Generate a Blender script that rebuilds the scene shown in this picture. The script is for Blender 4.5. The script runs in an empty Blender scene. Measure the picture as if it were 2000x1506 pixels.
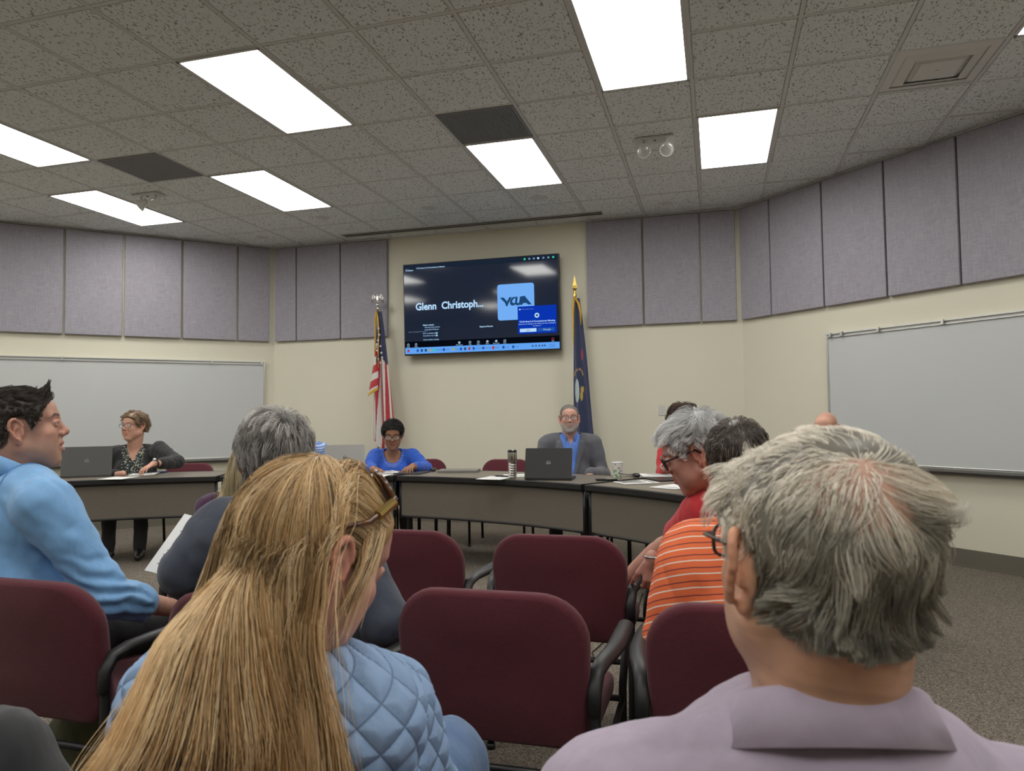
import bpy, bmesh, math, random
import numpy as np
from math import sin, cos, pi, radians, sqrt, atan2, hypot
from mathutils import Vector, Matrix

SC = bpy.context.scene
COL = SC.collection
random.seed(4)
RNG = np.random.default_rng(11)

# ------------------------------------------------------------------ camera, world, exposure
CAM_H = 1.23
FPX = 1418.3
CAM_YAW, CAM_PITCH, CAM_ROLL = -0.27394, 0.04296, -0.01327
_cy, _sy, _cp, _sp = cos(CAM_YAW), sin(CAM_YAW), cos(CAM_PITCH), sin(CAM_PITCH)
CF = Vector((_sy * _cp, _cy * _cp, _sp))
_r = Vector((_cy, -_sy, 0))
_u = _r.cross(CF)
CR = _r * cos(CAM_ROLL) + _u * sin(CAM_ROLL)
CU = -_r * sin(CAM_ROLL) + _u * cos(CAM_ROLL)
EYE = Vector((0, 0, CAM_H))
cam_data = bpy.data.cameras.new('camera')
cam = bpy.data.objects.new('camera', cam_data)
COL.objects.link(cam)
cam.matrix_world = Matrix(((CR.x, CU.x, -CF.x, EYE.x), (CR.y, CU.y, -CF.y, EYE.y), (CR.z, CU.z, -CF.z, EYE.z), (0, 0, 0, 1)))
cam_data.sensor_width = 36.0
cam_data.lens = FPX * 36.0 / 2000.0
cam_data.clip_start = 0.02
cam_data.dof.use_dof = True
cam_data.dof.focus_distance = 5.5
cam_data.dof.aperture_fstop = 11.0
SC.camera = cam

world = bpy.data.worlds.new('world')
SC.world = world
world.use_nodes = True
world.node_tree.nodes['Background'].inputs[0].default_value = (0.5, 0.5, 0.5, 1)
world.node_tree.nodes['Background'].inputs[1].default_value = 0.02
SC.view_settings.view_transform = 'Standard'
SC.view_settings.look = 'None'
SC.view_settings.gamma = 1.0
SC.view_settings.use_curve_mapping = False
SC.view_settings.exposure = 0.0
LIGHT_STRENGTH = 12.3          # emission of the troffer diffusers


def at(px, py, D):
    """point seen at photo pixel (px, py) at depth D along the viewing direction"""
    return EYE + (CF + CR * ((px - 1000) / FPX) - CU * ((py - 753) / FPX)) * D


def atz(px, py, z):
    d = CF + CR * ((px - 1000) / FPX) - CU * ((py - 753) / FPX)
    return EYE + d * ((z - CAM_H) / d.z)

# ------------------------------------------------------------------ object helpers
def tag(o, label=None, cat=None, group=None, kind=None):
    if label: o['label'] = label
    if cat: o['category'] = cat
    if group: o['group'] = group
    if kind: o['kind'] = kind
    return o


def thing(name, label, cat, loc=(0, 0, 0), rz=0.0, group=None):
    o = bpy.data.objects.new(name, None)
    COL.objects.link(o)
    o.empty_display_size = 0.1
    o.location = loc
    o.rotation_euler = (0, 0, rz)
    return tag(o, label, cat, group)


def link(name, me, m=None, parent=None, world_space=False):
    o = bpy.data.objects.new(name, me)
    COL.objects.link(o)
    if m is not None and not me.materials:
        me.materials.append(m)
    if parent is not None:
        o.parent = parent
        if world_space:
            o.matrix_parent_inverse = parent_world(parent).inverted()
    return o


def parent_world(p):
    M = p.matrix_basis.copy()
    if p.parent:
        M = parent_world(p.parent) @ p.matrix_parent_inverse @ M
    return M


def copy_tree(o, parent=None):
    c = o.copy()
    COL.objects.link(c)
    if parent is not None:
        c.parent = parent
    for ch in list(o.children):
        copy_tree(ch, c)
    return c


def np_mesh(name, V, F, cols=None, smooth=True):
    V = np.asarray(V, np.float32)
    me = bpy.data.meshes.new(name)
    F = np.asarray(F, np.int32)
    n = F.shape[1]
    me.vertices.add(len(V)); me.vertices.foreach_set('co', V.ravel())
    me.loops.add(F.size); me.loops.foreach_set('vertex_index', F.ravel())
    me.polygons.add(len(F))
    me.polygons.foreach_set('loop_start', np.arange(0, F.size, n, dtype=np.int32))
    me.polygons.foreach_set('loop_total', np.full(len(F), n, np.int32))
    me.polygons.foreach_set('use_smooth', np.full(len(F), bool(smooth)))
    me.update(calc_edges=True)
    if cols is not None:
        a = me.color_attributes.new('Col', 'FLOAT_COLOR', 'POINT')
        c = np.ones((len(V), 4), np.float32); c[:, :3] = cols
        a.data.foreach_set('color', c.ravel())
    return me


class MB:
    """collects simple shapes into one mesh"""
    def __init__(s): s.v = []; s.f = []; s.mi = []; s.cur = 0
    def add(s, V, F):
        b = len(s.v); s.v += [tuple(v) for v in V]; s.f += [tuple(i + b for i in f) for f in F]; s.mi += [s.cur] * len(F)
    def box(s, c, d, rz=0.0, M=None):
        V = []
        for z in (-.5, .5):
            for x, y in ((-.5, -.5), (.5, -.5), (.5, .5), (-.5, .5)):
                p = Vector((x * d[0], y * d[1], z * d[2]))
                if rz: p = Matrix.Rotation(rz, 3, 'Z') @ p
                p = p + Vector(c)
                if M is not None: p = M @ p
                V.append(p)
        s.add(V, [(3, 2, 1, 0), (4, 5, 6, 7), (0, 1, 5, 4), (1, 2, 6, 5), (2, 3, 7, 6), (3, 0, 4, 7)])
    def tube(s, pts, r, n=8, cap=True, closed=False, flat=None):
        """swept tube; r number or list; flat=(a,b) for an elliptic section with fixed up axis"""
        P = [Vector(p) for p in pts]; m = len(P)
        R = r if isinstance(r, (list, tuple)) else [r] * m
        V = []
        pu = None
        for i in range(m):
            if closed: t = (P[(i + 1) % m] - P[i - 1])
            else: t = P[min(i + 1, m - 1)] - P[max(i - 1, 0)]
            t.normalize()
            if pu is None:
                up = Vector((0, 0, 1)) if abs(t.z) < .9 else Vector((0, 1, 0))
            else: up = pu
            a = t.cross(up)
            if a.length < 1e-4: a = t.orthogonal()
            a.normalize(); b = a.cross(t).normalized(); pu = b
            fa, fb = flat if flat else (1, 1)
            for k in range(n):
                w = 2 * pi * k / n
                V.append(P[i] + (a * cos(w) * fa + b * sin(w) * fb) * R[i])
        F = []
        for i in range(m if closed else m - 1):
            j = (i + 1) % m
            for k in range(n):
                l = (k + 1) % n
                F.append((i * n + k, i * n + l, j * n + l, j * n + k))
        if cap and not closed:
            F.append(tuple(range(n))[::-1]); F.append(tuple((m - 1) * n + k for k in range(n)))
        s.add(V, F)
    def lathe(s, prof, c=(0, 0, 0), n=24, M=None):
        V = []; m = len(prof)
        for r, z in prof:
            for k in range(n):
                w = 2 * pi * k / n
                p = Vector((c[0] + r * cos(w), c[1] + r * sin(w), c[2] + z))
                V.append(M @ p if M is not None else p)
        F = [(i * n + k, i * n + (k + 1) % n, (i + 1) * n + (k + 1) % n, (i + 1) * n + k) for i in range(m - 1) for k in range(n)]
        F.append(tuple(range(n))[::-1]); F.append(tuple((m - 1) * n + k for k in range(n)))
        s.add(V, F)
    def sphere(s, c, r, n=12, M=None):
        rr = r if isinstance(r, (tuple, list)) else (r, r, r)
        V = []; m = n // 2
        for i in range(m + 1):
            a = pi * i / m
            for k in range(n):
                w = 2 * pi * k / n
                p = Vector((c[0] + rr[0] * sin(a) * cos(w), c[1] + rr[1] * sin(a) * sin(w), c[2] - rr[2] * cos(a)))
                V.append(M @ p if M is not None else p)
        s.add(V, [(i * n + k, i * n + (k + 1) % n, (i + 1) * n + (k + 1) % n, (i + 1) * n + k) for i in range(m) for k in range(n)])
    def prism(s, poly, z0, z1, M=None):
        """poly (x,y) list extruded in z"""
        n = len(poly)
        V = [Vector((x, y, z0)) for x, y in poly] + [Vector((x, y, z1)) for x, y in poly]
        if M is not None: V = [M @ v for v in V]
        s.add(V, [tuple(range(n))[::-1], tuple(range(n, 2 * n))] + [(i, (i + 1) % n, n + (i + 1) % n, n + i) for i in range(n)])
    def mesh(s, name, smooth=False):
        me = bpy.data.meshes.new(name)
        me.from_pydata(s.v, [], s.f)
        me.polygons.foreach_set('material_index', s.mi)
        bm = bmesh.new(); bm.from_mesh(me)
        bmesh.ops.remove_doubles(bm, verts=bm.verts, dist=1e-6)
        bmesh.ops.recalc_face_normals(bm, faces=bm.faces)
        bm.to_mesh(me); bm.free()
        if smooth:
            me.polygons.foreach_set('use_smooth', [True] * len(me.polygons))
        return me
    def build(s, name, m, parent=None, smooth=False, bevel=0, ws=False, mats=None, auto=None):
        me = s.mesh(name, smooth or auto is not None)
        for q in (mats or [m]): me.materials.append(q)
        o = link(name, me, None, parent, ws)
        if auto is not None:
            me.set_sharp_from_angle(angle=radians(auto))
        if bevel:
            b = o.modifiers.new('bevel', 'BEVEL'); b.width = bevel; b.segments = 2; b.limit_method = 'ANGLE'; b.angle_limit = radians(40)
        return o


# ------------------------------------------------------------------ materials
MATS = {}


def mat(name, col=(.5, .5, .5), rough=.6, metal=0.0, attr=False, noise=None, bump=None, weave=None, emit=None, spec=.5, sheen=0, trans=0, coat=0, alpha=1, sss=0, vor=None):
    """noise=(scale, amount, stretch), bump=(scale, strength, stretch, dist)"""
    if name in MATS: return MATS[name]
    m = bpy.data.materials.new(name); m.use_nodes = True
    nt = m.node_tree; N = nt.nodes; L = nt.links
    b = N['Principled BSDF']
    b.inputs['Base Color'].default_value = (*col, 1)
    b.inputs['Roughness'].default_value = rough
    b.inputs['Metallic'].default_value = metal
    b.inputs['Specular IOR Level'].default_value = spec
    if sheen: b.inputs['Sheen Weight'].default_value = sheen; b.inputs['Sheen Roughness'].default_value = .6
    if trans: b.inputs['Transmission Weight'].default_value = trans
    if coat: b.inputs['Coat Weight'].default_value = coat
    if sss:
        b.inputs['Subsurface Weight'].default_value = sss; b.inputs['Subsurface Radius'].default_value = (.012, .005, .003); b.inputs['Subsurface Scale'].default_value = 1.0
    if alpha < 1: b.inputs['Alpha'].default_value = alpha
    if emit: b.inputs['Emission Color'].default_value = (*emit[0], 1); b.inputs['Emission Strength'].default_value = emit[1]
    tc = N.new('ShaderNodeTexCoord')
    csock = None
    if attr:
        a = N.new('ShaderNodeAttribute'); a.attribute_name = 'Col'; csock = a.outputs['Color']
        L.new(csock, b.inputs['Base Color'])
    def nz(scale, stretch, detail=3):
        mp = N.new('ShaderNodeMapping'); L.new(tc.outputs['Object'], mp.inputs[0])
        mp.inputs['Scale'].default_value = stretch or (1, 1, 1)
        t = N.new('ShaderNodeTexNoise'); t.inputs['Scale'].default_value = scale; t.inputs['Detail'].default_value = detail
        L.new(mp.outputs[0], t.inputs['Vector']); return t
    if noise:
        t = nz(noise[0], noise[2] if len(noise) > 2 else None)
        r = N.new('ShaderNodeMapRange'); L.new(t.outputs['Fac'], r.inputs['Value'])
        r.inputs['From Min'].default_value = .3; r.inputs['From Max'].default_value = .7
        r.inputs['To Min'].default_value = 1 - noise[1]; r.inputs['To Max'].default_value = 1 + noise[1]
        h = N.new('ShaderNodeVectorMath'); h.operation = 'SCALE'
        if csock: L.new(csock, h.inputs[0])
        else: h.inputs[0].default_value = col
        L.new(r.outputs[0], h.inputs['Scale']); L.new(h.outputs[0], b.inputs['Base Color'])
    if bump:
        bl = bump if isinstance(bump, list) else [bump]
        prev = None
        for q in bl:
            t = nz(q[0], q[2] if len(q) > 2 else None)
            bp = N.new('ShaderNodeBump'); bp.inputs['Strength'].default_value = q[1]; bp.inputs['Distance'].default_value = q[3] if len(q) > 3 else .005
            L.new(t.outputs['Fac'], bp.inputs['Height'])
            if prev: L.new(prev.outputs[0], bp.inputs['Normal'])
            prev = bp
        L.new(prev.outputs[0], b.inputs['Normal'])
    MATS[name] = m
    return m


def emis(name, col, s):
    if name in MATS: return MATS[name]
    m = bpy.data.materials.new(name); m.use_nodes = True
    nt = m.node_tree; nt.nodes.clear()
    o = nt.nodes.new('ShaderNodeOutputMaterial'); e = nt.nodes.new('ShaderNodeEmission')
    e.inputs[0].default_value = (*col, 1); e.inputs[1].default_value = s
    nt.links.new(e.outputs[0], o.inputs[0]); MATS[name] = m
    return m


# ------------------------------------------------------------------ signed-distance sculpting
def RC(a, b, ra, rb=None, k=.02, op=1):      # round cone
    return ['c', np.array(a, float), np.array(b, float), float(ra), float(ra if rb is None else rb), k, op]


def EL(c, r, k=.02, op=1, R=None):           # ellipsoid
    return ['e', np.array(c, float), np.array(r, float), np.eye(3) if R is None else np.array(R, float), None, k, op]


def xform(prims, M, s=1.0):
    """M: 4x4 rigid Matrix; s uniform scale applied first"""
    A = np.array(M, float); R = A[:3, :3]; t = A[:3, 3]
    out = []
    for p in prims:
        if p[0] == 'c': out.append(['c', R @ (p[1] * s) + t, R @ (p[2] * s) + t, p[3] * s, p[4] * s, p[5] * s, p[6]])
        else: out.append(['e', R @ (p[1] * s) + t, p[2] * s, R @ p[3], None, p[5] * s, p[6]])
    return out


def mirror(prims):
    S = np.array([-1, 1, 1.])
    out = []
    for p in prims:
        if p[0] == 'c': out.append(['c', p[1] * S, p[2] * S] + p[3:])
        else: out.append(['e', p[1] * S, p[2], np.diag(S) @ p[3] @ np.diag(S)] + p[4:])
    return out


def inflate(prims, g):
    out = []
    for p in prims:
        if p[0] == 'c': out.append(['c', p[1], p[2], p[3] + g, p[4] + g, p[5], p[6]])
        else: out.append(['e', p[1], p[2] + g, p[3], None, p[5], p[6]])
    return out


def pdist(p, P):
    if p[0] == 'c':
        a, b = p[1], p[2]; ab = b - a; L2 = float(ab @ ab) + 1e-12
        t = np.clip(((P - a) @ ab) / L2, 0, 1)
        d = P - a - t[..., None] * ab
        return np.sqrt((d * d).sum(-1)) - (p[3] + (p[4] - p[3]) * t)
    q = (P - p[1]) @ p[3]
    k0 = np.sqrt(((q / p[2]) ** 2).sum(-1)); k1 = np.sqrt(((q / (p[2] ** 2)) ** 2).sum(-1)) + 1e-9
    return k0 * (k0 - 1) / k1


def pbox(p):
    if p[0] == 'c':
        return np.minimum(p[1] - p[3], p[2] - p[4]), np.maximum(p[1] + p[3], p[2] + p[4])
    e = np.sqrt(((p[3] * p[2]) ** 2).sum(1))
    return p[1] - e, p[1] + e


def comb(f, d, k, op):
    if op == 1:
        if k <= 0: return np.minimum(f, d)
        h = np.clip(.5 + .5 * (f - d) / k, 0, 1)
        return f + (d - f) * h - k * h * (1 - h)
    if k <= 0: return np.maximum(f, -d)
    h = np.clip(.5 - .5 * (f + d) / k, 0, 1)
    return f + (-d - f) * h + k * h * (1 - h)


def sdf_pts(prims, P):
    f = np.full(P.shape[:-1], 1.0)
    for p in prims: f = comb(f, pdist(p, P), p[5], p[6])
    return f


def axis(lo, hi, h, fine=None, hf=None):
    if fine is None: return np.arange(lo, hi + h, h)
    a = []; x = lo
    while x < hi + h:
        a.append(x); x += hf if fine[0] - hf < x < fine[1] else h
    return np.array(a)


def sculpt(prims, h=.006, fine=None, hf=None, cut=None):
    """smooth union of prims -> (verts, quads) by surface nets. fine=(lo,hi) box meshed at hf. cut: fn(P)->signed value, solid kept where < 0"""
    add = [p for p in prims if p[6] == 1]
    lo = np.min([pbox(p)[0] for p in add], 0) - 2 * h; hi = np.max([pbox(p)[1] for p in add], 0) + 2 * h
    ax = [axis(lo[i], hi[i], h, None if fine is None else (fine[0][i], fine[1][i]), hf) for i in range(3)]
    sh = tuple(len(a) for a in ax)
    f = np.full(sh, .5, np.float32)
    for p in prims:
        b0, b1 = pbox(p); e = max(p[5], 0) + 2.5 * h
        sl = []
        for i in range(3):
            i0 = max(np.searchsorted(ax[i], b0[i] - e) - 1, 0); i1 = min(np.searchsorted(ax[i], b1[i] + e) + 1, sh[i])
            sl.append(slice(i0, i1))
        if any(s.stop <= s.start for s in sl): continue
        g = np.stack(np.meshgrid(ax[0][sl[0]], ax[1][sl[1]], ax[2][sl[2]], indexing='ij'), -1)
        f[tuple(sl)] = comb(f[tuple(sl)], pdist(p, g), p[5], p[6])
    if cut is not None:
        g = np.stack(np.meshgrid(*ax, indexing='ij'), -1)
        f = np.maximum(f, cut(g).astype(np.float32))
    s = f < 0
    c = [s[i:sh[0] - 1 + i, j:sh[1] - 1 + j, k:sh[2] - 1 + k] for i in (0, 1) for j in (0, 1) for k in (0, 1)]
    cnt = sum(x.astype(np.int8) for x in c)
    act = (cnt > 0) & (cnt < 8)
    ids = np.full(act.shape, -1, np.int64); idx = np.argwhere(act); ids[act] = np.arange(len(idx))
    I, J, K = idx.T
    corner = {}
    for i in (0, 1):
        for j in (0, 1):
            for k in (0, 1): corner[(i, j, k)] = f[I + i, J + j, K + k]
    acc = np.zeros((len(idx), 3)); n = np.zeros(len(idx))
    for a in range(3):
        o = [x for x in range(3) if x != a]
        for u in (0, 1):
            for v in (0, 1):
                c0 = [0, 0, 0]; c0[o[0]] = u; c0[o[1]] = v; c1 = list(c0); c1[a] = 1
                f0 = corner[tuple(c0)]; f1 = corner[tuple(c1)]
                m = (f0 < 0) != (f1 < 0)
                t = np.where(m, f0 / np.where(m, f0 - f1, 1), 0)
                q = np.empty((len(idx), 3)); q[:] = c0; q[:, a] = t
                acc[m] += q[m]; n += m
    acc /= n[:, None]
    V = np.empty_like(acc)
    for a in range(3):
        A = ax[a]; b = idx[:, a]
        V[:, a] = A[b] + acc[:, a] * (A[b + 1] - A[b])
    Q = []
    for a in range(3):
        o = [(1, 2), (2, 0), (0, 1)][a]
        sa = [slice(None)] * 3; sb = [slice(None)] * 3
        sa[a] = slice(0, -1); sb[a] = slice(1, None)
        m = s[tuple(sa)] != s[tuple(sb)]
        # stay off the border
        for q in o:
            z = [slice(None)] * 3; z[q] = 0; m[tuple(z)] = False
            z[q] = -1; m[tuple(z)] = False
        e = np.argwhere(m)
        if not len(e): continue
        def cell(du, dv):
            w = e.copy(); w[:, o[0]] -= du; w[:, o[1]] -= dv
            return ids[w[:, 0], w[:, 1], w[:, 2]]
        q = np.stack([cell(1, 1), cell(0, 1), cell(0, 0), cell(1, 0)], 1)
        flip = ~s[e[:, 0], e[:, 1], e[:, 2]]
        q[flip] = q[flip][:, ::-1]
        Q.append(q)
    Q = np.concatenate(Q)
    Q = Q[(Q >= 0).all(1)]
    return V, Q


def vnormals(V, Q):
    n = np.cross(V[Q[:, 2]] - V[Q[:, 0]], V[Q[:, 3]] - V[Q[:, 1]])
    N = np.zeros_like(V)
    for k in range(Q.shape[1]): np.add.at(N, Q[:, k], n)
    return N / (np.linalg.norm(N, axis=1, keepdims=True) + 1e-12)


def relax(V, Q, it=2, w=.5):
    for _ in range(it):
        S = np.zeros_like(V); n = np.zeros(len(V))
        for k in range(4):
            a, b = Q[:, k], Q[:, (k + 1) % 4]
            np.add.at(S, a, V[b]); np.add.at(n, a, 1)
            np.add.at(S, b, V[a]); np.add.at(n, b, 1)
        V = V * (1 - w) + w * S / np.maximum(n, 1)[:, None]
    return V


def noise3(P, scale, seed=0, oct=2):
    """cheap smooth noise, about -1..1"""
    r = np.random.default_rng(seed); out = np.zeros(P.shape[:-1]); amp = 1.0; tot = 0
    for o in range(oct):
        for _ in range(5):
            d = r.normal(size=3); d /= np.linalg.norm(d)
            w = r.normal(size=3) * .7
            out += amp * np.sin((P @ d) * scale * r.uniform(.7, 1.4) + r.uniform(0, 6.28) + 1.3 * np.sin(P @ w * scale + r.uniform(0, 6.28)))
        tot += amp * 2.2; amp *= .5; scale *= 2.1
    return out / tot


def sstep(a, b, x):
    t = np.clip((x - a) / (b - a), 0, 1)
    return t * t * (3 - 2 * t)


def frame(pos, compass=0.0, pitch=0.0, roll=0.0):
    """local x right, y forward, z up. compass degrees clockwise from +y, pitch > 0 nods forward, roll > 0 tilts to the right"""
    return Matrix.Translation(pos) @ Matrix.Rotation(-radians(compass), 4, 'Z') @ Matrix.Rotation(-radians(pitch), 4, 'X') @ Matrix.Rotation(radians(roll), 4, 'Y')


def M_apply(M, P):
    A = np.array(M, float)
    return P @ A[:3, :3].T + A[:3, 3]


def M_inv(M, P):
    A = np.array(M.inverted(), float)
    return P @ A[:3, :3].T + A[:3, 3]

# ------------------------------------------------------------------ anatomy (local frames, metres)
def head_core(jaw=1.0, nose=1.0, fat=0.0):
    P = [
        EL((0, -.020, .035), (.0745, .094, .081), k=.02),
        EL((0, .045, .048), (.060, .042, .045), k=.03),
        EL((0, .028, -.030), (.058 + fat * .5, .062, .070), k=.035),
        RC((0, .070, -.096), (0, .066, -.085), .019, .024, k=.025),
    ]
    side = [
        RC((.052 * jaw + fat, .002, -.052), (.022, .062, -.096), .018 + fat, .017, k=.03),
        EL((.043, .060, -.016), (.021, .020, .017), k=.022),
        RC((.008, .083, .034), (.044, .068, .034), .0085, .0085, k=.013),
        EL((.040, .050, -.055), (.020 + fat, .026, .030), k=.03),
        EL((.032, .096, .013), (.017, .014, .0115), k=.014, op=-1),
    ]
    P += side + mirror(side)
    return P


def head_detail(nose=1.0, mouth=0.0, smile=0.0, fine=True):
    P = [
        RC((0, .083, .022), (0, .099 + .008 * nose, -.012), .0075, .0095, k=.012),
        RC((0, .098 + .009 * nose, -.016), (0, .098, -.021), .0100, .0088, k=.008),
        EL((0, .083, -.048), (.022, .012, .020), k=.015),
    ]
    side = [
        EL((.0125, .094, -.021), (.0085, .0105, .0085), k=.006),
        EL((.0065, .0985, -.029), (.0042, .0055, .0040), k=.003, op=-1),
        # eyelids
        EL((.031, .0755, .012), (.0145, .0125, .0125), k=.004),
        EL((.031, .0865, .0115), (.0115, .0060, .0036), k=.003, op=-1),
        RC((.018, .0845, .0170), (.031, .0885, .0188), .0034, .0040, k=.005),
        RC((.031, .0885, .0188), (.044, .0800, .0150), .0040, .0030, k=.005),
        RC((.019, .0845, .0065), (.031, .0860, .0040), .0022, .0024, k=.005),
        RC((.031, .0860, .0040), (.043, .0790, .0085), .0024, .0020, k=.005),
        # nasolabial fold and lips
        RC((.018, .091, -.026), (.031, .078, -.052), .0016, .0012, k=.008, op=-1),
        RC((.003, .0945, -.0475), (.022, .084, -.053 + smile * .004), .0050, .0028, k=.005),
        RC((0, .0935, -.0615 - mouth), (.021, .083, -.0555 + smile * .004 - mouth * .5), .0062, .0030, k=.006),
        RC((0, .0990, -.0545 - mouth * .5), (.023, .0875, -.0545 + smile * .004 - mouth * .3), .0016 + mouth * .35, .0012, k=.003, op=-1),
    ]
    P += side + mirror(side)
    return P


def ear_prims(fl=.012):
    """right ear (x > 0), outer rim, inner bowl, lobe"""
    P = [EL((.0765, -.012, -.004), (.0055, .017, .029), k=.008)]
    pts = []
    for i in range(12):
        a = radians(-75 + i * 26)            # from the front bottom over the top to the lobe
        y = -.010 - .0165 * cos(a + pi) * 1.0
        z = -.002 + .031 * sin(a + pi / 2 * 0)
        pts.append((a, y, z))
    ring = []
    for i in range(13):
        a = radians(20 + i * 19.5)            # front top -> back -> bottom
        y = -.010 + .0175 * cos(a); z = .000 + .031 * sin(a)
        if a > pi: y *= .85
        x = .0765 + fl * (.25 + .75 * sstep(.004, -.026, y))
        ring.append((x, y - .10 * (z) * -1 * .0 - .006 * (z / .03), z))
    for a, b in zip(ring, ring[1:]): P.append(RC(a, b, .0040, .0038, k=.004))
    P.append(EL((.0795, -.009, -.035), (.0060, .0085, .0085), k=.006))
    P.append(RC((.079, .003, .002), (.080, .002, -.014), .0035, .0040, k=.004))
    P.append(RC((.083, -.012, .016), (.0845, -.018, -.016), .0030, .0030, k=.004))
    P.append(EL((.0860, -.0075, -.008), (.0075, .0070, .0130), k=.005, op=-1))
    P.append(EL((.0885, -.012, .015), (.0060, .0060, .0090), k=.005, op=-1))
    return P


def hand_prims(wrist, M, side=1, curl=(20, 25, 20), spread=1.0, s=1.0, thumb=35):
    """M 3x3: columns lateral(to the thumb side = -side), along, back-of-hand normal; palm faces -normal"""
    R = Matrix(M) if not isinstance(M, Matrix) else M
    def w(x, y, z): return np.array(wrist) + np.array(R @ Vector((x * s, y * s, z * s)))
    P = [RC(w(-.020, .022, 0), w(-.024, .075, .001), .0135 * s, .0120 * s, k=.012), RC(w(.0, .015, 0), w(0, .080, .002), .0150 * s, .0130 * s, k=.012),
         RC(w(.020, .022, 0), w(.023, .070, 0), .0135 * s, .0115 * s, k=.012), RC(w(0, -.01, 0), w(0, .02, 0), .024 * s, .020 * s, k=.012)]
    th = -side
    for i, (off, L, r) in enumerate(((.028 * th, .072, .0088), (.0095 * th, .080, .0092), (-.0095 * th, .074, .0088), (-.027 * th, .058, .0078))):
        base = np.array((off, .082 - (.006 if i == 3 else 0) - (.003 if i == 0 else 0), .002))
        ang = 0; p = base; yaw = radians(spread * (4.5 - 3.2 * i) * th)
        for j, fr in enumerate((.45, .32, .23)):
            ang += radians(curl[j] + (i * 2 if j == 0 else 0))
            q = p + np.array((sin(yaw) * cos(ang), cos(yaw) * cos(ang), -sin(ang))) * L * fr
            P.append(RC(w(*p), w(*q), (r - j * .0008) * s, (r - (j + 1) * .0008) * s, k=.005)); p = q
    p = np.array((.026 * th, .022, -.003)); a = radians(thumb)
    for j, (L, r) in enumerate(((.040, .013), (.032, .0105), (.024, .009))):
        q = p + np.array((sin(a) * th * L, cos(a) * L, -.006 * (j + 1)))
        P.append(RC(w(*p), w(*q), r * s, (r - .0015) * s, k=.008)); p = q; a *= .75
    return P


def paint_head(Q, C, skin, lip=None, brow=None, beard=None, stubble=None, scalp=None, red=.18, hair_z=None, bag=0):
    """Q local head coordinates, C colours: the skin's own colour zones"""
    x, y, z = Q[:, 0], Q[:, 1], Q[:, 2]; ax = np.abs(x)
    skin = np.array(skin)
    def mix(w, c):
        C[:] = C * (1 - w[:, None]) + np.array(c) * w[:, None]
    inh = (np.abs(x) < .12) & (z > -.13)
    redc = skin * np.array((1.12, .72, .66))
    mix(red * 1.6 * np.exp(-(((ax - .047) / .02) ** 2 + ((y - .06) / .03) ** 2 + ((z + .022) / .02) ** 2)) * inh, redc)
    mix(red * 2.2 * np.exp(-((x / .014) ** 2 + ((y - .108) / .016) ** 2 + ((z + .018) / .014) ** 2)), redc)
    mix(red * 2.0 * sstep(.077, .084, ax) * (z > -.05), redc)
    if stubble is not None or beard is not None:
        w = sstep(-.030, -.050, z) * sstep(.0, .025, y) * sstep(-.125, -.112, z)
        w2 = np.maximum(w, sstep(.060, .068, ax) * sstep(.012, .0, z) * sstep(-.06, -.04, z) * sstep(.006, .012, y) * sstep(.035, .02, y))
        mo = np.exp(-(((z + .038) / .007) ** 2)) * (ax < .03) * (y > .07)
        w2 = np.clip(np.maximum(w2, mo), 0, 1)
        if stubble is not None: mix(w2 * stubble[1], stubble[0])
        if beard is not None: mix(w2 * .9, beard)
    lw = np.exp(-(((z + .0535 - ax * .05) / .0085) ** 4)) * sstep(.028, .021, ax) * (y > .080)
    mix(lw * .8, lip if lip is not None else skin * np.array((.95, .55, .52)))
    if brow is not None:
        zb = .0355 + .12 * (ax - .012) - 3.2 * np.clip(ax - .034, 0, 1) ** 2 * 8
        bw = np.exp(-(((z - zb) / .0042) ** 4)) * sstep(.010, .015, ax) * sstep(.056, .048, ax) * (y > .05)
        mix(bw * .85, brow)
    if scalp is not None and hair_z is not None:
        mix(sstep(-.004, .006, z - hair_z(y)) * (ax < .0765), scalp)
    return C


HL_Y = [-.13, -.10, -.05, -.036, -.028, -.004, .010, .024, .040, .055, .070, .085, .10]
HL_M = [-.062, -.060, -.050, -.036, .030, .036, .028, -.004, .020, .046, .070, .086, .098]
def hairline(dz=0.0, rec=0.0, nape=0.0):
    def f(y):
        return np.interp(y, HL_Y, [v + dz + (rec * max(0, yy - .03) * 8) + (nape if yy < -.02 else 0) for yy, v in zip(HL_Y, HL_M)])
    return f


CRAN = [EL((0, -.020, .035), (.0745, .094, .081), k=.02), EL((0, .045, .048), (.060, .042, .045), k=.03),
        EL((0, .020, -.030), (.058, .060, .070), k=.035), RC((0, -.03, -.05), (0, -.06, -.16), .052, .056, k=.02)]


def sdf_grad(prims, P, e=.0015):
    d = sdf_pts(prims, P)
    g = np.stack([sdf_pts(prims, P + np.array(v) * e) - d for v in ((1, 0, 0), (0, 1, 0), (0, 0, 1))], -1)
    return d, g / (np.linalg.norm(g, axis=-1, keepdims=True) + 1e-9)


def scalp_roots(n, keep, prims=CRAN, seed=0, c=(0, -.02, .035)):
    r = np.random.default_rng(seed); out = []
    tot = 0
    while tot < n:
        d = r.normal(size=(n * 2, 3)); d /= np.linalg.norm(d, axis=1, keepdims=True)
        P = np.array(c) + d * .09
        for _ in range(6):
            s, g = sdf_grad(prims, P); P = P - g * s[:, None]
        P = P[keep(P)]
        out.append(P); tot += len(P)
        if not len(P): break
    P = np.concatenate(out)[:n]
    _, g = sdf_grad(prims, P)
    return P, g


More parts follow.
